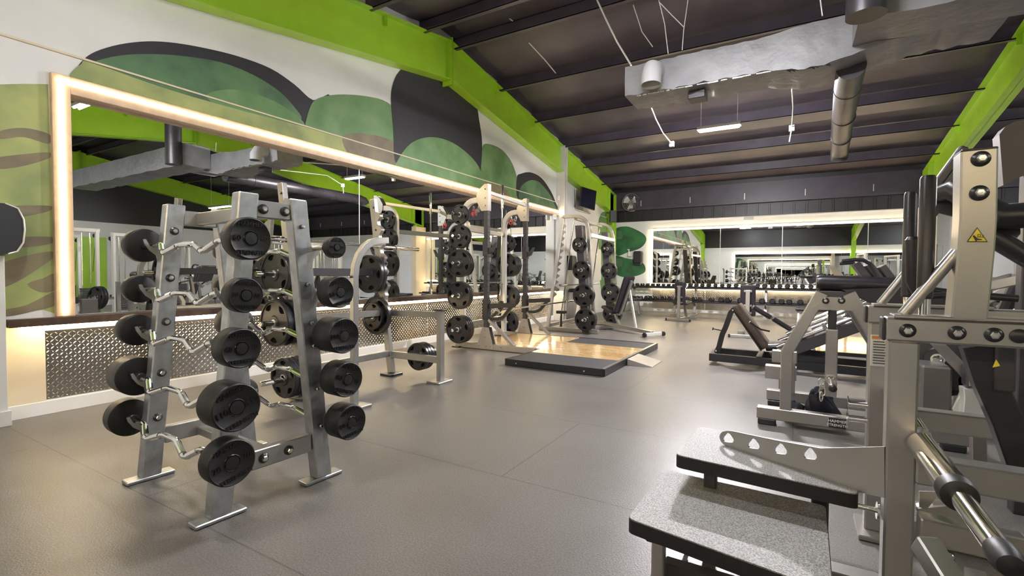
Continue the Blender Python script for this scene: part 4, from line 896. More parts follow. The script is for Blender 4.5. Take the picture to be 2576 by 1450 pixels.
# black swing arm and lower frame at the right edge
obj('swing_arm', MB().path([PY(2455, 868, 2.3), PY(2485, 960, 2.3), PY(2530, 1060, 2.3), PY(2570, 1175, 2.3)], .07, .085, side=(0, 1, 0)), 'black', fm)
obj('swing_bracket', MB().bb(PY(2502, 985, 2.25), PY(2560, 868, 2.25) + V((0, .1, 0)), .006), 'dark', fm)
a, b, c = PY(2506, 905, 2.22), PY(2497, 925, 2.22), PY(2516, 921, 2.22)
obj('warning_sticker', MB().plate([a, b, c], YA, .002), 'yellow', fm)
obj('lower_strut', MB().beam(PY(2310, 1325, 2.0), PY(2580, 1385, 2.0), .07, .08), 'silver', fm)
obj('gusset', MB().plate([PY(2312, 1236, 2.09), PY(2365, 1238, 2.09), PY(2330, 1283, 2.09), PY(2312, 1275, 2.09)], YA, .008), 'silver', fm)
obj('lower_strut', MB().beam(PY(2312, 1300, 2.3), PY(2440, 1290, 2.3), .06, .09), 'silver', fm)
obj('front_post', MB().beam(PY(2325, 1365, 1.8), PY(2395, 1475, 1.7), .06, .06), 'silver', fm)
obj('foot_plate', MB().plate([PY(2425, 1432, 1.62), PY(2480, 1420, 1.62), PY(2500, 1460, 1.5), PY(2430, 1480, 1.5)], (0, 0, 1), .012), 'silver', fm)
bolts(fm, [PY(2388, 1395, 1.955), PY(2389, 1408, 1.955)], (0, -1, 0), .012, .009)
for x in (1.85,):
    for y in (2.09, 2.82): obj('upright', MB().beam((x, y, .02), (x, y, 1.6), .082, .08, .007, axes=(XA, YA)), 'silver', fm)
obj('seat_pad', soft_pad(MB(), (1.1, 2.45, .75), (1.5, 2.45, .75), .4, .09, YA), 'vinyl', fm)
obj('seat_post', MB().beam((1.3, 2.45, .05), (1.3, 2.45, .72), .08, .08, axes=(XA, YA)).beam((1.3, 2.08, .08), (1.3, 2.82, .08), .07, .07), 'silver', fm)
# ================================================================ MIDDLE MACHINE
YM = 4.4
mm = thing('row_machine', 'silver A-frame strength machine with a long black chest pad and weight horn', 'exercise machine', (.2, 4.5, 0))
obj('base_beam', MB().beam((-.26, YM + .04, .095), (1.1, YM + .04, .095), .08, .095, .006), 'silver', mm)
obj('foot_pad', MB().bb((-.25, YM - .005, 0), (-.12, YM + .085, .05), .008), 'black', mm)
obj('foot_pad', MB().bb((.9, YM - .005, 0), (1.03, YM + .085, .05), .008), 'black', mm)
obj('front_leg', MB().path([V((-.055, YM + .04, .14)), V((-.055, YM + .04, .60)), V((.17, YM + .04, 1.08))], .075, .082, side=YA), 'silver', mm)
obj('front_leg', MB().path([V((.575, YM + .04, .14)), V((.57, YM + .04, .64)), V((.345, YM + .04, 1.08))], .075, .082, side=YA), 'silver', mm)
obj('rear_leg', MB().path([V((-.03, YM + .7, .14)), V((-.03, YM + .7, .60)), V((.17, YM + .55, 1.05))], .07, .075, side=YA), 'silver', mm)
obj('rear_leg', MB().path([V((.575, YM + .7, .14)), V((.57, YM + .7, .64)), V((.345, YM + .55, 1.05))], .07, .075, side=YA), 'silver', mm)
obj('base_beam', MB().beam((-.22, YM + .72, .10), (1.1, YM + .72, .10), .08, .095, .006), 'silver', mm)
obj('foot_pad', MB().bb((-.21, YM + .68, 0), (-.08, YM + .76, .05), .008), 'black', mm)
obj('side_block', MB().bb((-.25, YM + .95, .20), (.02, YM + 1.05, .33), .006).beam((-.1, YM + 1.0, .02), (-.1, YM + 1.0, .2), .06, .06), 'silver', mm)
obj('side_block', MB().bb((-.18, YM + .60, .42), (.02, YM + .68, .53), .006), 'silver', mm)
obj('yoke_plate', MB().plate([(.10, YM - .002, .955), (.20, YM - .002, 1.05), (.32, YM - .002, 1.05), (.41, YM - .002, .955)], YA, .02), 'silver', mm)
bolts(mm, [PY(2077, 757, YM - .012), PY(2117, 757, YM - .012)], (0, -1, 0), .024, .013)
obj('pivot_arm', MB().beam((.245, YM + .08, .95), (.245, YM + .08, .78), .055, .06), 'dark', mm)
obj('hanging_arm', MB().beam((.245, YM + .06, .80), (.245, YM + .06, .28), .078, .05, axes=(XA, YA)), 'silver', mm)
obj('weight_horn', MB().lathe([(.036, 0), (.036, .03), (.0255, .032), (.0255, .20)], (.245, YM + .04, .42), (0, -1, -.15), 24), 'chrome', mm)
obj('horn_cap', MB().lathe([(.027, 0), (.028, .03), (.02, .045), (.001, .05)], (.245, YM - .15, .392), (0, -1, -.15), 24), 'black', mm)
obj('chest_pad', soft_pad(MB(), (.14, YM + .25, 1.16), (.80, YM + .25, 1.14), .30, .12, YA), 'vinyl', mm, smooth=50)
obj('pad_frame', MB().plate([(.30, YM + .22, 1.11), (.62, YM + .22, 1.13), (1.02, YM + .22, 1.02), (1.12, YM + .22, .70), (.62, YM + .22, .75), (.50, YM + .22, 1.0)], YA, .26), 'vinyl', mm)
obj('pad_mount', MB().bb((.16, YM + .1, 1.05), (.36, YM + .35, 1.095), .004), 'dark', mm)
# brand badge on its base beam
bd = obj('brand_badge', MB().bb((.235, YM - .004, .055), (.345, YM, .128), .001), 'black', mm, label='black badge with the words HAMMER STRENGTH')
mb = text_mb('HAMMER', .030, V((.29, YM - .006, .106)), XA, V((0, 0, 1)), .003, 1.0); m2 = text_mb('STRENGTH', .026, V((.29, YM - .006, .076)), XA, V((0, 0, 1)), .003, 1.0); mb.add(m2.v, m2.f)
obj('badge_lettering', mb, 'paper', bd)
# bag and clips
t = thing('drawstring_bag', 'crumpled navy bag lying on the floor inside the silver A-frame machine', 'bag', (.15, YM + .3, 0))
def blob(c, rx, ry, rz, seed, n=18):
    rnd = random.Random(seed); ph = [rnd.uniform(0, 6) for _ in range(6)]
    def fn(u, v):
        a = 2 * PI * u; b = PI * v - PI / 2; k = 1 + .16 * math.sin(3 * a + ph[0]) * math.cos(b) + .13 * math.sin(5 * b + ph[1] + 2 * a) + .07 * math.sin(9 * a + 4 * b + ph[2])
        return V(c) + V((rx * k * math.cos(a) * math.cos(b), ry * k * math.sin(a) * math.cos(b), max(-rz, rz * k * math.sin(b))))
    return MB().grid(fn, n * 2, n)
c1 = PY(2066, 1022, YM + .32)
obj('bag_body', blob((.185, YM + .3, .14), .10, .08, .135, 3), 'navy', t, smooth=25)
obj('bag_fold', blob((.0, YM + .3, .075), .09, .07, .07, 5), 'navy', t, smooth=20)
obj('drawstring', MB().tube([V((.21, YM + .24, .26)), V((.27, YM + .22, .19)), V((.33, YM + .2, .10)), V((.31, YM + .2, .03)), V((.24, YM + .2, .03))], .012, 8), 'navy', t)
t = thing('carabiner_clip', 'chain of chrome carabiner clips hanging above the navy bag', 'clip', (.17, YM - .02, .4))
for k, (px, py) in enumerate(((2066, 961), (2067, 972), (2069, 985), (2066, 998))):
    c = PY(px, py, YM + .0); ax = XA if k % 2 == 0 else V((.5, .8, 0))
    obj('clip', MB().tube([c + ax * (.020 * math.cos(q)) + V((0, 0, (.024 if k < 2 else .036) * math.sin(q))) for q in [PI * 2 * i / 14 for i in range(15)]], .0055, 8), 'bolt', t)
# ================================================================ LEG PRESS
YL = 7.0
lg = thing('leg_press', 'black angled leg press sled with chrome rails and brown back pad', 'exercise machine', (-.2, 7.3, 0))
def L(px, py, dy=0): return W(px, py, y=YL + dy)
for y in (YL, YL + .62):
    obj('floor_rail', MB().beam((-1.0, y, .10), (.95, y, .08), .07, .10), 'black', lg)
    obj('sled_rail', MB().beam((-.25, y, .16), (1.0, y, .80), .07, .13), 'dark', lg)
    obj('guide_rod', MB().cyl((-.2, y + .0, .30), (.95, y + .0, .90), .024, 14), 'chrome', lg); obj('guide_rod', MB().cyl((-.1, y + .2, .45), (.8, y + .2, .93), .024, 14), 'chrome', lg)
    obj('guide_rod', MB().cyl((-.2, y + .09, .25), (.95, y + .09, .85), .014, 14), 'chrome', lg)
    obj('support_post', MB().beam((.95, y, .05), (.95, y, .85), .07, .08), 'dark', lg)
    obj('corner_gusset', MB().plate([(-.15, y + .03, .13), (.38, y + .03, .13), (.38, y + .03, .19), (.05, y + .03, .22), (.38, y + .03, .42), (.38, y + .03, .46)], YA, .01), 'black', lg)
obj('cross_rail', MB().beam((-.97, YL, .10), (-.97, YL + .62, .10), .07, .09), 'black', lg)
obj('cross_rail', MB().beam((-.4, YL, .12), (-.4, YL + .62, .12), .07, .07), 'black', lg)
obj('rear_link', MB().path([V((-.93, YL + .15, .14)), V((-.90, YL + .15, .22)), V((-.86, YL + .15, .40)), V((-.82, YL + .15, .50)), V((-.76, YL + .15, .70)), V((-.70, YL + .15, .77))], .05, .065, side=YA), 'black', lg)
obj('adjust_knob', MB().cyl((-.86, YL + .15, .45), (-.97, YL + .12, .47), .008, 10).lathe([(.02, 0), (.02, .015)], (-.97, YL + .12, .47), (-1, -.2, .2), 12), 'black', lg)
obj('back_pad', soft_pad(MB(), (-.70, YL + .3, .80), (-.33, YL + .3, .26), .46, .10, YA), mat('brown_vinyl', (.075, .05, .04), .4, bump=.05, bscale=300), lg, smooth=50)
obj('pad_backing', MB().beam((-.745, YL + .3, .77), (-.38, YL + .3, .22), .40, .02, up=(1, 0, .7)), 'black', lg)
obj('seat_pad', soft_pad(MB(), (-.33, YL + .3, .26), (-.08, YL + .3, .30), .42, .09, YA), 'vinyl', lg, smooth=50)
bolts(lg, [(-.93, YL + .115, .17), (-.73, YL + .115, .74)], (0, -1, 0), .018, .014)
obj('roller_tube', MB().cyl((-.54, YL + .75, .76), (-.02, YL + .75, .44), .028, 16), 'silver', lg)
obj('roller_grip', MB().cyl((-.52, YL + .70, .75), (-.30, YL + .70, .615), .034, 16).cyl((-.27, YL + .70, .60), (-.05, YL + .70, .46), .034, 16), 'vinyl', lg)
obj('carriage', MB().beam((.10, YL + .02, .48), (.10, YL + .6, .48), .16, .10).beam((.42, YL + .02, .66), (.42, YL + .6, .66), .16, .10), 'silver', lg)
obj('weight_horn', MB().cyl((.30, YL + .02, .60), (.30, YL - .22, .60), .0255, 18), 'chrome', lg)
obj('foot_plate', MB().plate([(.62, YL - .02, .62), (.62, YL + .66, .62), (.40, YL + .66, 1.05), (.40, YL - .02, 1.05)], V((.43, 0, .22)), .03), 'dark', lg)
obj('hand_lever', MB().tube([V((-.28, YL - .06, .5)), V((-.38, YL - .08, .52)), V((-.50, YL - .1, .6))], .011, 10), 'black', lg)
obj('pivot_cap', MB().cyl((-.505, YL - .1, .602), (-.515, YL - .1, .61), .018, 12), 'bolt', lg)
# second platform beyond
pf = thing('lifting_platform', 'maple lifting platform with dark edges beyond the leg press', 'platform', (.95, 10, 0))
obj('board_deck', MB().bb((.28, 8.8, 0), (1.75, 11.2, .05), .002), 'maple', pf)
obj('edge_frame', MB().bb((.25, 8.76, 0), (1.78, 8.80, .055), .002).bb((.25, 8.76, 0), (.28, 11.24, .055), .002), 'black', pf)
upright_bench(-.80, 10.3, 'bench with a black framed back pad standing beyond the leg press', .05)
# low stool-like bench behind
t = thing('flat_bench', 'small flat bench with a tan-topped pad beyond the leg press', 'bench', (.3, 11.9, 0))
obj('seat_pad', soft_pad(MB(), (.0, 11.9, .50), (.62, 11.9, .50), .28, .08, YA), 'vinyl', t)
obj('frame', MB().beam((.05, 11.9, .44), (.57, 11.9, .44), .07, .05), 'silver', t)
for x, y in ((.05, 11.78), (.05, 12.02), (.57, 11.78), (.57, 12.02)): obj('leg', MB().beam((x, 11.9, .44), (x, y, .01), .05, .05), 'silver', t)
# ================================================================ OTHER MACHINES RIGHT
def press_machine(x, y, a, label, s=1, pad='vinyl'):
    t = thing('press_machine', label, 'exercise machine', (x, y, 0))
    R2 = Matrix.Rotation(a, 3, 'Z')
    def q(u, v, z): return V((x, y, 0)) + R2 @ V((u * s, v * s, z * s))
    sx, sy = R2 @ XA, R2 @ YA
    for v in (-.35, .35):
        obj('base_beam', MB().beam(q(-.7, v, .05), q(.7, v, .05), .07, .08), 'silver', t)
        obj('rear_upright', MB().beam(q(.55, v, .08), q(.35, v, 1.25), .07, .08, axes=(sy, (sx + V((0, 0, .15))).normalized())), 'silver', t)
        obj('lever_arm', MB().path([q(.35, v * 1.25, 1.22), q(.0, v * 1.3, 1.10), q(-.3, v * 1.2, .85)], .06, .07, side=sy), 'silver', t)
        obj('weight_horn', MB().cyl(q(.1, v * 1.35, 1.12), q(.1, v * 2.1, 1.12), .0255, 14), 'chrome', t)
        obj('hand_grip', MB().tube([q(-.25, v * 1.2, .9), q(-.38, v * 1.15, .98), q(-.5, v * .9, 1.02)], .018, 12), 'black', t)
    obj('cross_beam', MB().beam(q(.4, -.35, 1.18), q(.4, .35, 1.18), .07, .08), 'silver', t)
    obj('cross_beam', MB().beam(q(.55, -.35, .06), q(.55, .35, .06), .07, .08), 'silver', t)
    obj('back_pad', soft_pad(MB(), q(-.02, 0, .50), q(.18, 0, 1.15), .30, .09, sy), pad, t)
    obj('seat_pad', soft_pad(MB(), q(-.42, 0, .46), q(-.05, 0, .44), .36, .09, sy), pad, t)
    obj('seat_post', MB().beam(q(-.2, 0, .05), q(-.2, 0, .42), .07, .07).beam(q(-.5, 0, .07), q(.55, 0, .07), .07, .07), 'silver', t)
    return t, q
t, q = press_machine(1.45, 5.7, -.5, 'silver and black press machine behind the tall black grips')
for k in (0, 1, 2): obj('side_panel', MB().beam(PY(2150 + 32 * k, 662 + 4 * k, 5.9), PY(2215 + 32 * k, 745 + 4 * k, 5.9), .30, .06, up=(1, 0, 1)), 'dark', t)
obj('hand_grip', MB().tube([PY(2118, 658, 5.6), PY(2150, 654, 5.6), PY(2172, 655, 5.6), PY(2188, 664, 5.6), PY(2222, 722, 5.6)], .018, 12), 'black', t)
obj('hand_grip', MB().tube([PY(2112, 664, 5.8), PY(2145, 662, 5.8), PY(2162, 668, 5.8), PY(2205, 720, 5.8)], .015, 12), 'black', t)
obj('arm_plate', MB().plate([PY(2085, 670, 6.1), PY(2098, 668, 6.1), PY(2125, 696, 6.1), PY(2180, 690, 6.1), PY(2180, 702, 6.1), PY(2105, 706, 6.1)], YA, .05), 'silver', t)
t, q = press_machine(2.15, 8.0, .3, 'silver press machine with a tall brown pad near the white back wall panels')
obj('tall_pad', soft_pad(MB(), PY(2452, 662, 7.0), PY(2482, 755, 7.0), .25, .08, YA), 'dark', t)
obj('box_cover', MB().bb(PY(2442, 790, 7.0), PY(2500, 742, 7.0) + V((0, .3, 0)), .01), 'dark', t)
t = thing('calf_machine', 'silver plate-loaded machine with a grey panel and large black plate behind the tall post', 'exercise machine', (1.0, 3.9, 0))
obj('panel_cover', MB().bb(PY(2314, 1068, 3.7), PY(2398, 926, 3.7) + V((0, .25, 0)), .012), mat('grey_cover', (.12, .11, .105), .45), t)
obj('link_plate', MB().plate([PY(2340, 865, 3.72), PY(2380, 868, 3.72), PY(2442, 930, 3.72), PY(2428, 960, 3.72)], YA, .03), 'silver', t)
obj('pivot_block', MB().bb(PY(2430, 975, 3.6), PY(2456, 920, 3.6) + V((0, .1, 0)), .01), 'dark', t)
obj('pivot_face', MB().bb(PY(2438, 973, 3.59), PY(2448, 923, 3.59) + V((0, .02, 0)), .004), 'silver', t)
obj('yoke', MB().path([PY(2444, 975, 3.65), PY(2446, 1000, 3.65), PY(2440, 1060, 3.65), PY(2436, 1080, 3.65)], .10, .09, side=YA).path([PY(2430, 990, 3.7), PY(2410, 1030, 3.7), PY(2425, 1072, 3.7)], .04, .05, side=YA), 'white_metal', t)
obj('base_beam', MB().beam((.75, 3.65, .07), (1.9, 3.65, .07), .08, .09).beam((1.3, 3.65, .07), (1.3, 4.6, .07), .08, .09), 'silver', t)
obj('strut', MB().beam(PY(2455, 1075, 3.6), PY(2520, 1030, 3.6), .07, .07).beam(PY(2440, 1020, 3.9), PY(2520, 1000, 3.9), .05, .06), 'silver', t)
obj('frame_post', MB().beam((1.0, 4.05, .05), (.98, 4.05, .80), .07, .07, axes=(XA, YA)).beam((1.3, 4.5, .05), (1.3, 4.5, 1.0), .07, .07, axes=(XA, YA)), 'silver', t)
p = PY(2360, 905, 3.95); PL[45].put(facing(p, (-.25, -1, .1), 1), 'black weight plate on the machine seen under the thick silver beam', 'plates on the plate-loaded machine'); PL[45].put(facing(p + V((.015, .055, 0)), (-.25, -1, .1), 2), 'second black weight plate on the machine behind the first', 'plates on the plate-loaded machine')
obj('weight_horn', MB().cyl(p + V((-.03, -.12, 0)), p + V((.06, .3, -.02)), .0245, 16), 'chrome', t)
t = thing('dark_pad', 'large grey-brown rounded pad rising behind the tall silver post', 'pad', (1.2, 3.6, 1.6))
obj('pad_body', MB().plate([PY(2505, 345, 3.4), PY(2520, 325, 3.4), PY(2545, 312, 3.4), PY(2640, 300, 3.4), PY(2640, 410, 3.4), PY(2515, 470, 3.4)], YA, .10), mat('grey_brown', (.085, .07, .065), .5), t)
obj('pad_post', MB().beam(PY(2600, 430, 3.45), V((PY(2600, 430, 3.45).x, 3.45, .0)), .08, .08), 'dark', t)
# machines standing out of the frame to the right; the mirrors show them
def cable_machine(x, y, a, label):
    t = thing('cable_machine', label, 'exercise machine', (x, y, 0), 'cable machines seen in the mirror'); R2 = Matrix.Rotation(a, 3, 'Z')
    def q(u, v, z): return V((x, y, 0)) + R2 @ V((u, v, z))
    sx, sy = R2 @ XA, R2 @ YA
    for u in (-.55, .55):
        obj('frame_post', MB().beam(q(u, 0, .03), q(u, 0, 2.25), .07, .09, axes=(sx, sy)), 'white_metal', t)
        obj('base_foot', MB().beam(q(u, -.4, .04), q(u, .5, .04), .08, .07), 'white_metal', t)
        for k in (-.08, .08): obj('guide_rod', MB().cyl(q(u * .6 + k, 0, .1), q(u * .6 + k, 0, 2.15), .012, 10), 'chrome', t)
        st_ = MB()
        for i in range(12): st_.beam(q(u * .6 - .13, 0, .16 + .055 * i), q(u * .6 + .13, 0, .16 + .055 * i), .10, .048)
        obj('weight_stack', st_, 'dark', t)
        obj('pulley', MB().cyl(q(u, -.1, 2.1), q(u, -.06, 2.1), .06, 20), 'black', t)
        obj('cable', MB().tube([q(u, -.1, 2.05), q(u * .9, -.12, 1.2)], .005, 6), 'black', t)
    obj('top_beam', MB().beam(q(-.6, 0, 2.22), q(.6, 0, 2.22), .08, .09), 'white_metal', t)
    obj('seat_pad', soft_pad(MB(), q(-.15, -.6, .5), q(.15, -.6, .5), .3, .08, sy), 'vinyl', t)
    obj('seat_post', MB().beam(q(0, -.6, .02), q(0, -.6, .46), .06, .06).beam(q(0, -.75, .03), q(0, .1, .03), .06, .06), 'white_metal', t)
for i, (x, y, a, nm) in enumerate(((2.6, 3.6, 1.4, 'nearest the step machine'), (4.2, 4.6, 1.6, 'in the second row'), (5.6, 3.2, .2, 'in the third row'), (5.4, 6.4, 1.3, 'beside the right frame'), (7.2, 5.2, 1.57, 'in the fourth row'), (7.6, 8.4, 1.4, 'in the far right row'), (4.4, 9.8, 1.57, 'close to the back wall'), (4.2, .1, 1.2, 'behind the step machine'), (4.8, 12.6, 1.57, 'by the back wall panels'), (8.8, 2.2, 1.57, 'by the side wall'))):
    cable_machine(x, y, a, f'white cable machine with weight stack, {nm}')
press_machine(2.9, 6.1, 1.2, 'silver press machine out on the floor beside the green frame column')
press_machine(3.9, 7.9, 2.0, 'silver press machine between the cable machines')
press_machine(2.8, 1.9, 1.0, 'silver press machine beside the step machine')
press_machine(6.2, 10.2, 1.6, 'silver press machine in the far right row')
for x, y, a, nm in ((8.6, 11.8, 1.5, 'between the green frames'), (3.7, 11.6, 1.6, 'near the tan column')): cable_machine(x, y, a, f'white cable machine with weight stack, {nm}')
press_machine(5.7, 8.1, 1.4, 'silver press machine in the row under the far green frame')
press_machine(2.7, 10.3, 2.6, 'silver press machine near the tan column')
single('green_wall_panel', MB().bb((XR - .03, 2.0, .3), (XR - .01, 7.5, 2.4), .002), 'green', 'lime green panel on the far side wall, seen in the mirror', 'wall panel')
# ================================================================ DUCTS, CORDS, WALL FITTINGS
t = thing('air_duct', 'long wrapped rectangular air duct crossing under the roof with a torn edge', 'duct', (1.0, 6.0, 3.4))
def wrapped(x0, x1, y0, y1, z0, z1, n=40, seed=1, taper=None):
    """rectangular duct wrapped in foil-backed blanket, slightly lumpy"""
    rnd = random.Random(seed); mb = MB(); cs = [(0, 0), (.5, -.02), (1, 0), (1.015, .5), (1, 1), (.5, 1.02), (0, 1), (-.015, .5)]; rings = []
    for i in range(n + 1):
        x = x0 + (x1 - x0) * i / n; s = (taper(x) if taper else (y0, y1, z0, z1)); sag = .010 * math.sin(i * 1.7) + rnd.uniform(-.008, .008)
        rings.append([V((x, s[0] + (s[1] - s[0]) * u + rnd.uniform(-.006, .006), s[2] + (s[3] - s[2]) * v + (sag if v < .1 else sag * .4))) for u, v in cs])
    vs = [p for r in rings for p in r]; fs = []
    for i in range(n):
        for j in range(8): a0 = i * 8 + j; a1 = i * 8 + (j + 1) % 8; fs.append((a0, a1, a1 + 8, a0 + 8))
    fs.append(tuple(reversed(range(8)))); fs.append(tuple(range(len(vs) - 8, len(vs))))
    return mb.add(vs, fs)
def dprof(x):
    k = min(1, max(0, (x + .35) / .35)); e = min(1, max(0, (x - .15) / .95))
    return (5.98 - .04 * k, 6.55 + .05 * k, 3.44 - .07 * k + .19 * e, 3.80 + .03 * k)
obj('duct_body', wrapped(-1.90, 1.6, 0, 0, 0, 0, 60, 2, dprof), 'duct', t, smooth=50)
mb = MB(); rnd = random.Random(4)
for a, b in ((-1.75, .02),):
    x = a
    while x < b: l = rnd.uniform(.05, .16); mb.bb((x, 5.985, 3.418 + rnd.uniform(0, .008)), (x + l * rnd.uniform(.4, 1), 6.0, 3.43), 0); x += l * .97
x = -.15
while x < .22: mb.add([(x, 5.95, 3.40 - rnd.uniform(0, .03)), (x + .06, 5.95, 3.37 - rnd.uniform(0, .03)), (x + .05, 5.99, 3.40), (x + .01, 6.02, 3.41)], [(0, 1, 2, 3)]); x += .035
obj('torn_foil', mb, 'foil', t, label='torn silver foil edge')
el = obj('duct_outlet', MB().tube([V((-1.52, 6.1, 3.64)), V((-1.52, 5.92, 3.66)), V((-1.52, 5.82, 3.63)), V((-1.52, 5.78, 3.56)), V((-1.52, 5.77, 3.44))], .115, 24), 'pvc', t, label='pale grey elbow outlet')
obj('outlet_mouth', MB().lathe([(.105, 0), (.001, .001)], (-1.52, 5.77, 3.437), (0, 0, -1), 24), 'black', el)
obj('bottom_box', MB().bb((-1.18, 6.15, 3.33), (-.98, 6.35, 3.43), .01), 'duct2', t)
t = thing('round_duct', 'dark round duct running from the wrapped duct towards the back wall', 'duct', (.5, 8, 3.42))
pts = [V((.45, 6.25, 3.42)), V((.47, 7.0, 3.41)), V((.53, 8.6, 3.42)), V((.61, 10.35, 3.43)), V((.615, 10.5, 3.40)), V((.62, 10.56, 3.33))]
obj('duct_pipe', MB().tube(pts, .135, 28), 'duct2', t, smooth=60)
for y in (6.9, 8.1, 9.3): obj('seam_ring', MB().lathe([(.135, 0), (.14, .004), (.14, .02), (.135, .024)], (.47 + (y - 7) * .041, y, 3.412), (.04, 1, .006), 28), 'duct2', t)
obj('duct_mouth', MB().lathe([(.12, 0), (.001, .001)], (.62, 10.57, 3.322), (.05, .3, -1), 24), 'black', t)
t = thing('drop_duct', 'large round dark duct dropping in front of the wrapped duct', 'duct', (.45, 4.6, 3.7))
obj('duct_pipe', MB().tube([V((.47, 5.2, 4.4)), V((.47, 5.2, 3.46))], .15, 28), 'duct2', t, smooth=60)
obj('branch_duct', wrapped(.43, 6.5, 5.36, 5.92, 3.5, 3.95, 30, 9), 'duct', t, smooth=50)
# cords and junction boxes
def cord(pts, label, r=.007, nm='dangling_cable', box=None):
    t = thing(nm, label, 'cord', pts[0])
    obj('cable', MB().tube(pts, r, 8), 'cord', t)
    if box: b = V(box); obj('junction_box', MB().bb(b - V((.04, .03, .05)), b + V((.04, .03, .04)), .004), 'cord', t)
    return t
cord([W(1502, 0, y=6.6), W(1525, 50, y=6.6), W(1552, 105, y=6.6), W(1588, 165, y=6.6)], 'white cord dropping diagonally from the roof to the end of the wrapped duct', .012)
p = W(1690, 362, y=9.1); cord([W(1622, 236, y=6.15), W(1640, 275, y=7.1), W(1650, 300, y=7.8), W(1668, 335, y=8.6), p], 'white cord with junction box hanging left of the strip light', .010, box=p)
p = W(1992, 322, y=9.1); cord([W(1986, 150, y=6.1), W(1992, 215, y=7.3), W(1995, 270, y=8.6), p, p + V((-.03, 0, -.22))], 'white cord with junction box hanging right of the strip light', .009, box=p)
cord([W(1313, 90, y=7.5), W(1330, 107, y=7.6), W(1370, 150, y=7.75), W(1398, 184, y=8.4)], 'white cord sagging against the roof near the green peak', .010)
cord([W(1265, 34, y=6.95), W(1290, 53, y=6.98)], 'short white cord end stuck to the roof purlin', .010)
cord([W(1656, -5, y=6.2), W(1672, 60, y=6.2), W(1681, 136, y=6.2)], 'thin wire holding up the left part of the wrapped duct', .005, 'hanging_wire')
cord([W(1732, -10, y=6.2), W(1720, 75, y=6.2), W(1716, 126, y=6.2)], 'thin wire holding up the middle of the wrapped duct', .005, 'hanging_wire')
cord([W(1658, 5, y=6.2), W(1690, 38, y=6.2), W(1720, 68, y=6.2)], 'slack thin wire crossing between two duct wires', .005, 'hanging_wire')
cord([W(2063, -5, y=5.9), W(2069, 40, y=5.9)], 'thin wire at the kink of the wrapped duct', .006, 'hanging_wire')
cord([W(1593, 12, y=6.9), W(1615, 80, y=6.9), W(1642, 118, y=6.95)], 'pale frayed strip hanging from the roof above the duct', .006, 'hanging_wire')
# wall fan
c = W(1587, 510, x=-4.72)
t = thing('wall_fan', 'round wall fan with metal blades high in the far corner', 'fan', c)
n = V((.45, -.88, -.1)).normalized(); sx, sy, _ = frame_of(n)
cg = MB()
for r in (.28, .22, .16, .1): cg.tube([c + sx * r * math.cos(a) + sy * r * math.sin(a) + n * (.08 * (1 - (r / .28) ** 2) + .04) for a in [2 * PI * i / 32 for i in range(33)]], .0045 if r < .28 else .012, 6)
for i in range(16):
    a = 2 * PI * i / 16; cg.tube([c + (sx * math.cos(a) + sy * math.sin(a)) * r + n * (.08 * (1 - (r / .28) ** 2) + .04) for r in (.04, .16, .28)], .003, 5)
obj('guard', cg, 'steel', t)
for k in range(3):
    a = 2 * PI * k / 3 + .5
    def fn(u, v, a=a):
        r = .05 + .19 * v; b = a + (u - .5) * (1.35 - .3 * v); return c + (sx * math.cos(b) + sy * math.sin(b)) * r + n * (.05 * (u - .5) * (1 - v * .2))
    obj('blade', MB().grid(fn, 8, 6), 'white_metal', t)
obj('motor', MB().cyl(c - n * .16, c + n * .02, .07, 24), 'dark', t)
obj('arm', MB().beam(c - n * .1, c - n * .12 + V((-.1, .3, .30)), .04, .04).beam(c - n * .1 + V((-.05, .1, .28)), c + V((.4, .3, .02)), .04, .03), 'white_metal', t)
# television
t = thing('television', 'black flat television on a wall bracket by the corner, tilted down', 'television', (-5.1, 12.7, 3.3))
q4 = [W(1463, 470, x=-5.12), W(1499, 481, x=-5.02), W(1494, 530, x=-5.06), W(1457, 519, x=-5.16)]
nv = (q4[1] - q4[0]).cross(q4[3] - q4[0]).normalized()
if nv.x < 0: nv = -nv
obj('casing', MB().plate(q4, nv, .05), 'black', t)
cc = sum(q4, V((0, 0, 0))) / 4; obj('screen', MB().plate([cc + (p - cc) * .95 + nv * .027 for p in q4], nv, .004), 'screen', t)
obj('bracket', MB().beam(cc - nv * .02, V((-5.37, cc.y, cc.z)), .08, .10), 'dark', t)
t = thing('wall_board', 'grey poster board fixed to the side wall behind the television', 'board', (-5.37, 12.2, 3.2))
b4 = [W(1447, 476, x=-5.36), W(1466, 483, x=-5.36), W(1466, 531, x=-5.36), W(1449, 527, x=-5.36)]
obj('board_panel', MB().plate(b4, XA, .02), mat('grey_board', (.4, .39, .38), .5), t)
obj('board_shelf', MB().beam(W(1449, 528, x=-5.33), W(1484, 537, x=-5.33), .04, .03), 'white_metal', t)
# speaker in the corner
c = W(1542, 545, x=-5.05); t = thing('wall_speaker', 'small black speaker bracketed to the green column in the corner', 'speaker', c)
obj('cabinet', MB().box(c, (.20, .18, .36), rz=.5), 'speaker', t); obj('bracket', MB().beam(c, c + V((-.15, .2, .1)), .03, .03), 'dark', t)
# exit-light style fitting on the back wall
t = thing('emergency_light', 'small white emergency light on the back wall above the mirror', 'light', W(1884, 551, y=YB))
c = W(1884, 551, y=YB); obj('housing', MB().box(c + V((0, -.04, 0)), (.27, .07, .11), bev=.012), 'wall', t); obj('lens', MB().box(c + V((0, -.078, -.005)), (.2, .008, .05), bev=.003), 'paper', t)
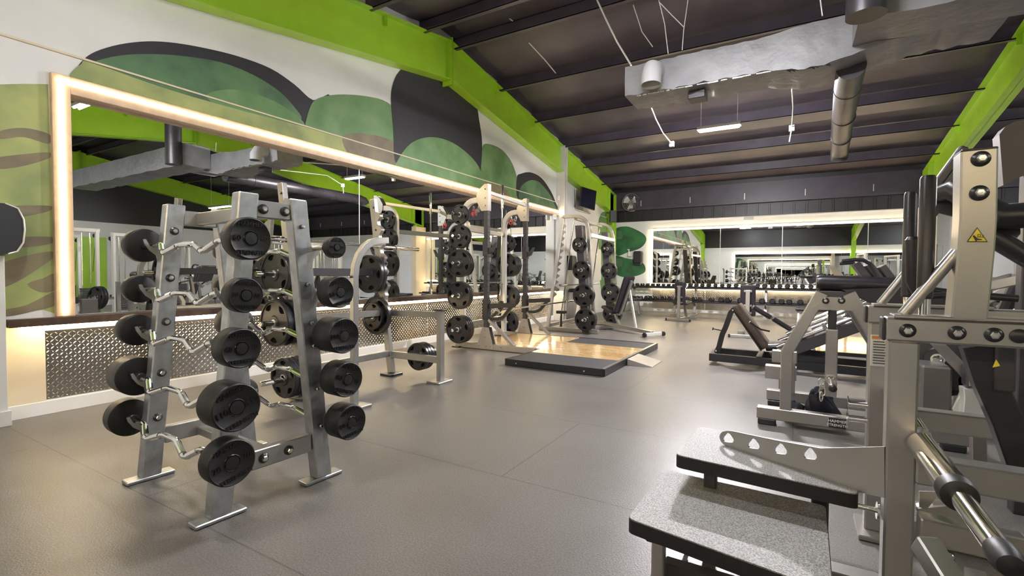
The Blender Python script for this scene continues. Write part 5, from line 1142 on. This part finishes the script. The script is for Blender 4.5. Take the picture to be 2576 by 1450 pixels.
# dispenser and spray bottle
c = W(1608, 648, y=YB); t = thing('towel_dispenser', 'black paper towel dispenser on the back wall over the green shapes', 'dispenser', c)
obj('cover', MB().box(c + V((0, -.11, 0)), (.28, .2, .40), bev=.035), 'speaker', t); obj('tray', MB().box(c + V((0, -.1, -.22)), (.2, .14, .04), bev=.01), 'dark', t)
c = W(1582, 640, y=YB - .1); t = thing('spray_bottle', 'clear white spray bottle standing on a small wall shelf in the corner', 'bottle', c)
obj('bottle_body', MB().lathe([(.03, -.06), (.038, -.05), (.038, .05), (.015, .10), (.013, .13)], c, (0, 0, 1), 18), 'paper', t); obj('trigger', MB().box(c + V((-.015, 0, .15)), (.07, .025, .035)), 'wall', t)
single('wall_shelf', MB().box(c + V((0, .05, -.07)), (.14, .13, .015)), 'white_metal', 'tiny white shelf on the back wall under the spray bottle', 'shelf')
# trunk-like wipes dispenser at the left edge
t = thing('towel_dispenser', 'large black rounded dispenser with a pale rim at the end of the side wall', 'dispenser', (-5.2, 1.1, 1.5))
sec = [(-.14, -.19), (.05, -.19), (.10, -.17), (.135, -.10), (.145, .0), (.14, .08), (.11, .16), (.04, .19), (-.14, .19)]
mb = MB(); x_a, x_b = -5.37, -5.17
mb.plate([((x_a + x_b) / 2, 1.175 + u, 1.535 + v) for u, v in sec], XA, x_b - x_a); obj('cover', mb, 'speaker', t)
obj('rim', MB().tube([V((x_b + .001, 1.175 + u, 1.535 + v)) for u, v in sec[1:-1]], .006, 8), 'white_metal', t)
# small wall bits
for (px, py, nm) in ((1406, 500, 'small white wall box beside the steel column, above the mirror end'), (1393, 547, 'white socket plate just under the mirror frame end')):
    c = W(px, py, x=-5.36); tag(obj('socket_plate', MB().box(c + V((.02, 0, 0)), (.05, .16, .12), bev=.005), 'paper'), nm, 'socket')

c = W(1432, 662, x=-5.2)
t = thing('towel_dispenser', 'black rounded dispenser with a pale rim on the wall behind the smith machine', 'dispenser', c)
mb = MB(); mb.plate([c + V((0, u, v)) for u, v in sec], XA, .3); obj('cover', mb, 'speaker', t)
obj('rim', MB().tube([c + V((.151, u, v)) for u, v in sec[1:-1]], .008, 8), 'white_metal', t)
t = thing('trash_bin', 'round pale waste bin with a black open lid beside the smith machine', 'bin', (-5.1, 12.1, 0))
obj('bin_body', MB().lathe([(.19, 0), (.2, .02), (.22, .72)], (-5.1, 12.1, 0), (0, 0, 1), 30), 'white_metal', t)
obj('lid', MB().lathe([(.23, 0), (.235, .04), (.2, .09), (.13, .10), (.12, .02), (.01, .0)], (-5.1, 12.1, .72), (0, 0, 1), 30), 'black', t)
q = [W(1489, 625, x=-5.36), W(1512, 628, x=-5.36), W(1512, 705, x=-5.36), W(1489, 708, x=-5.36)]
single('wall_poster', MB().plate(q, XA, .008), 'paper', 'plain white poster sheet on the side wall between the smith machine panels', 'poster')
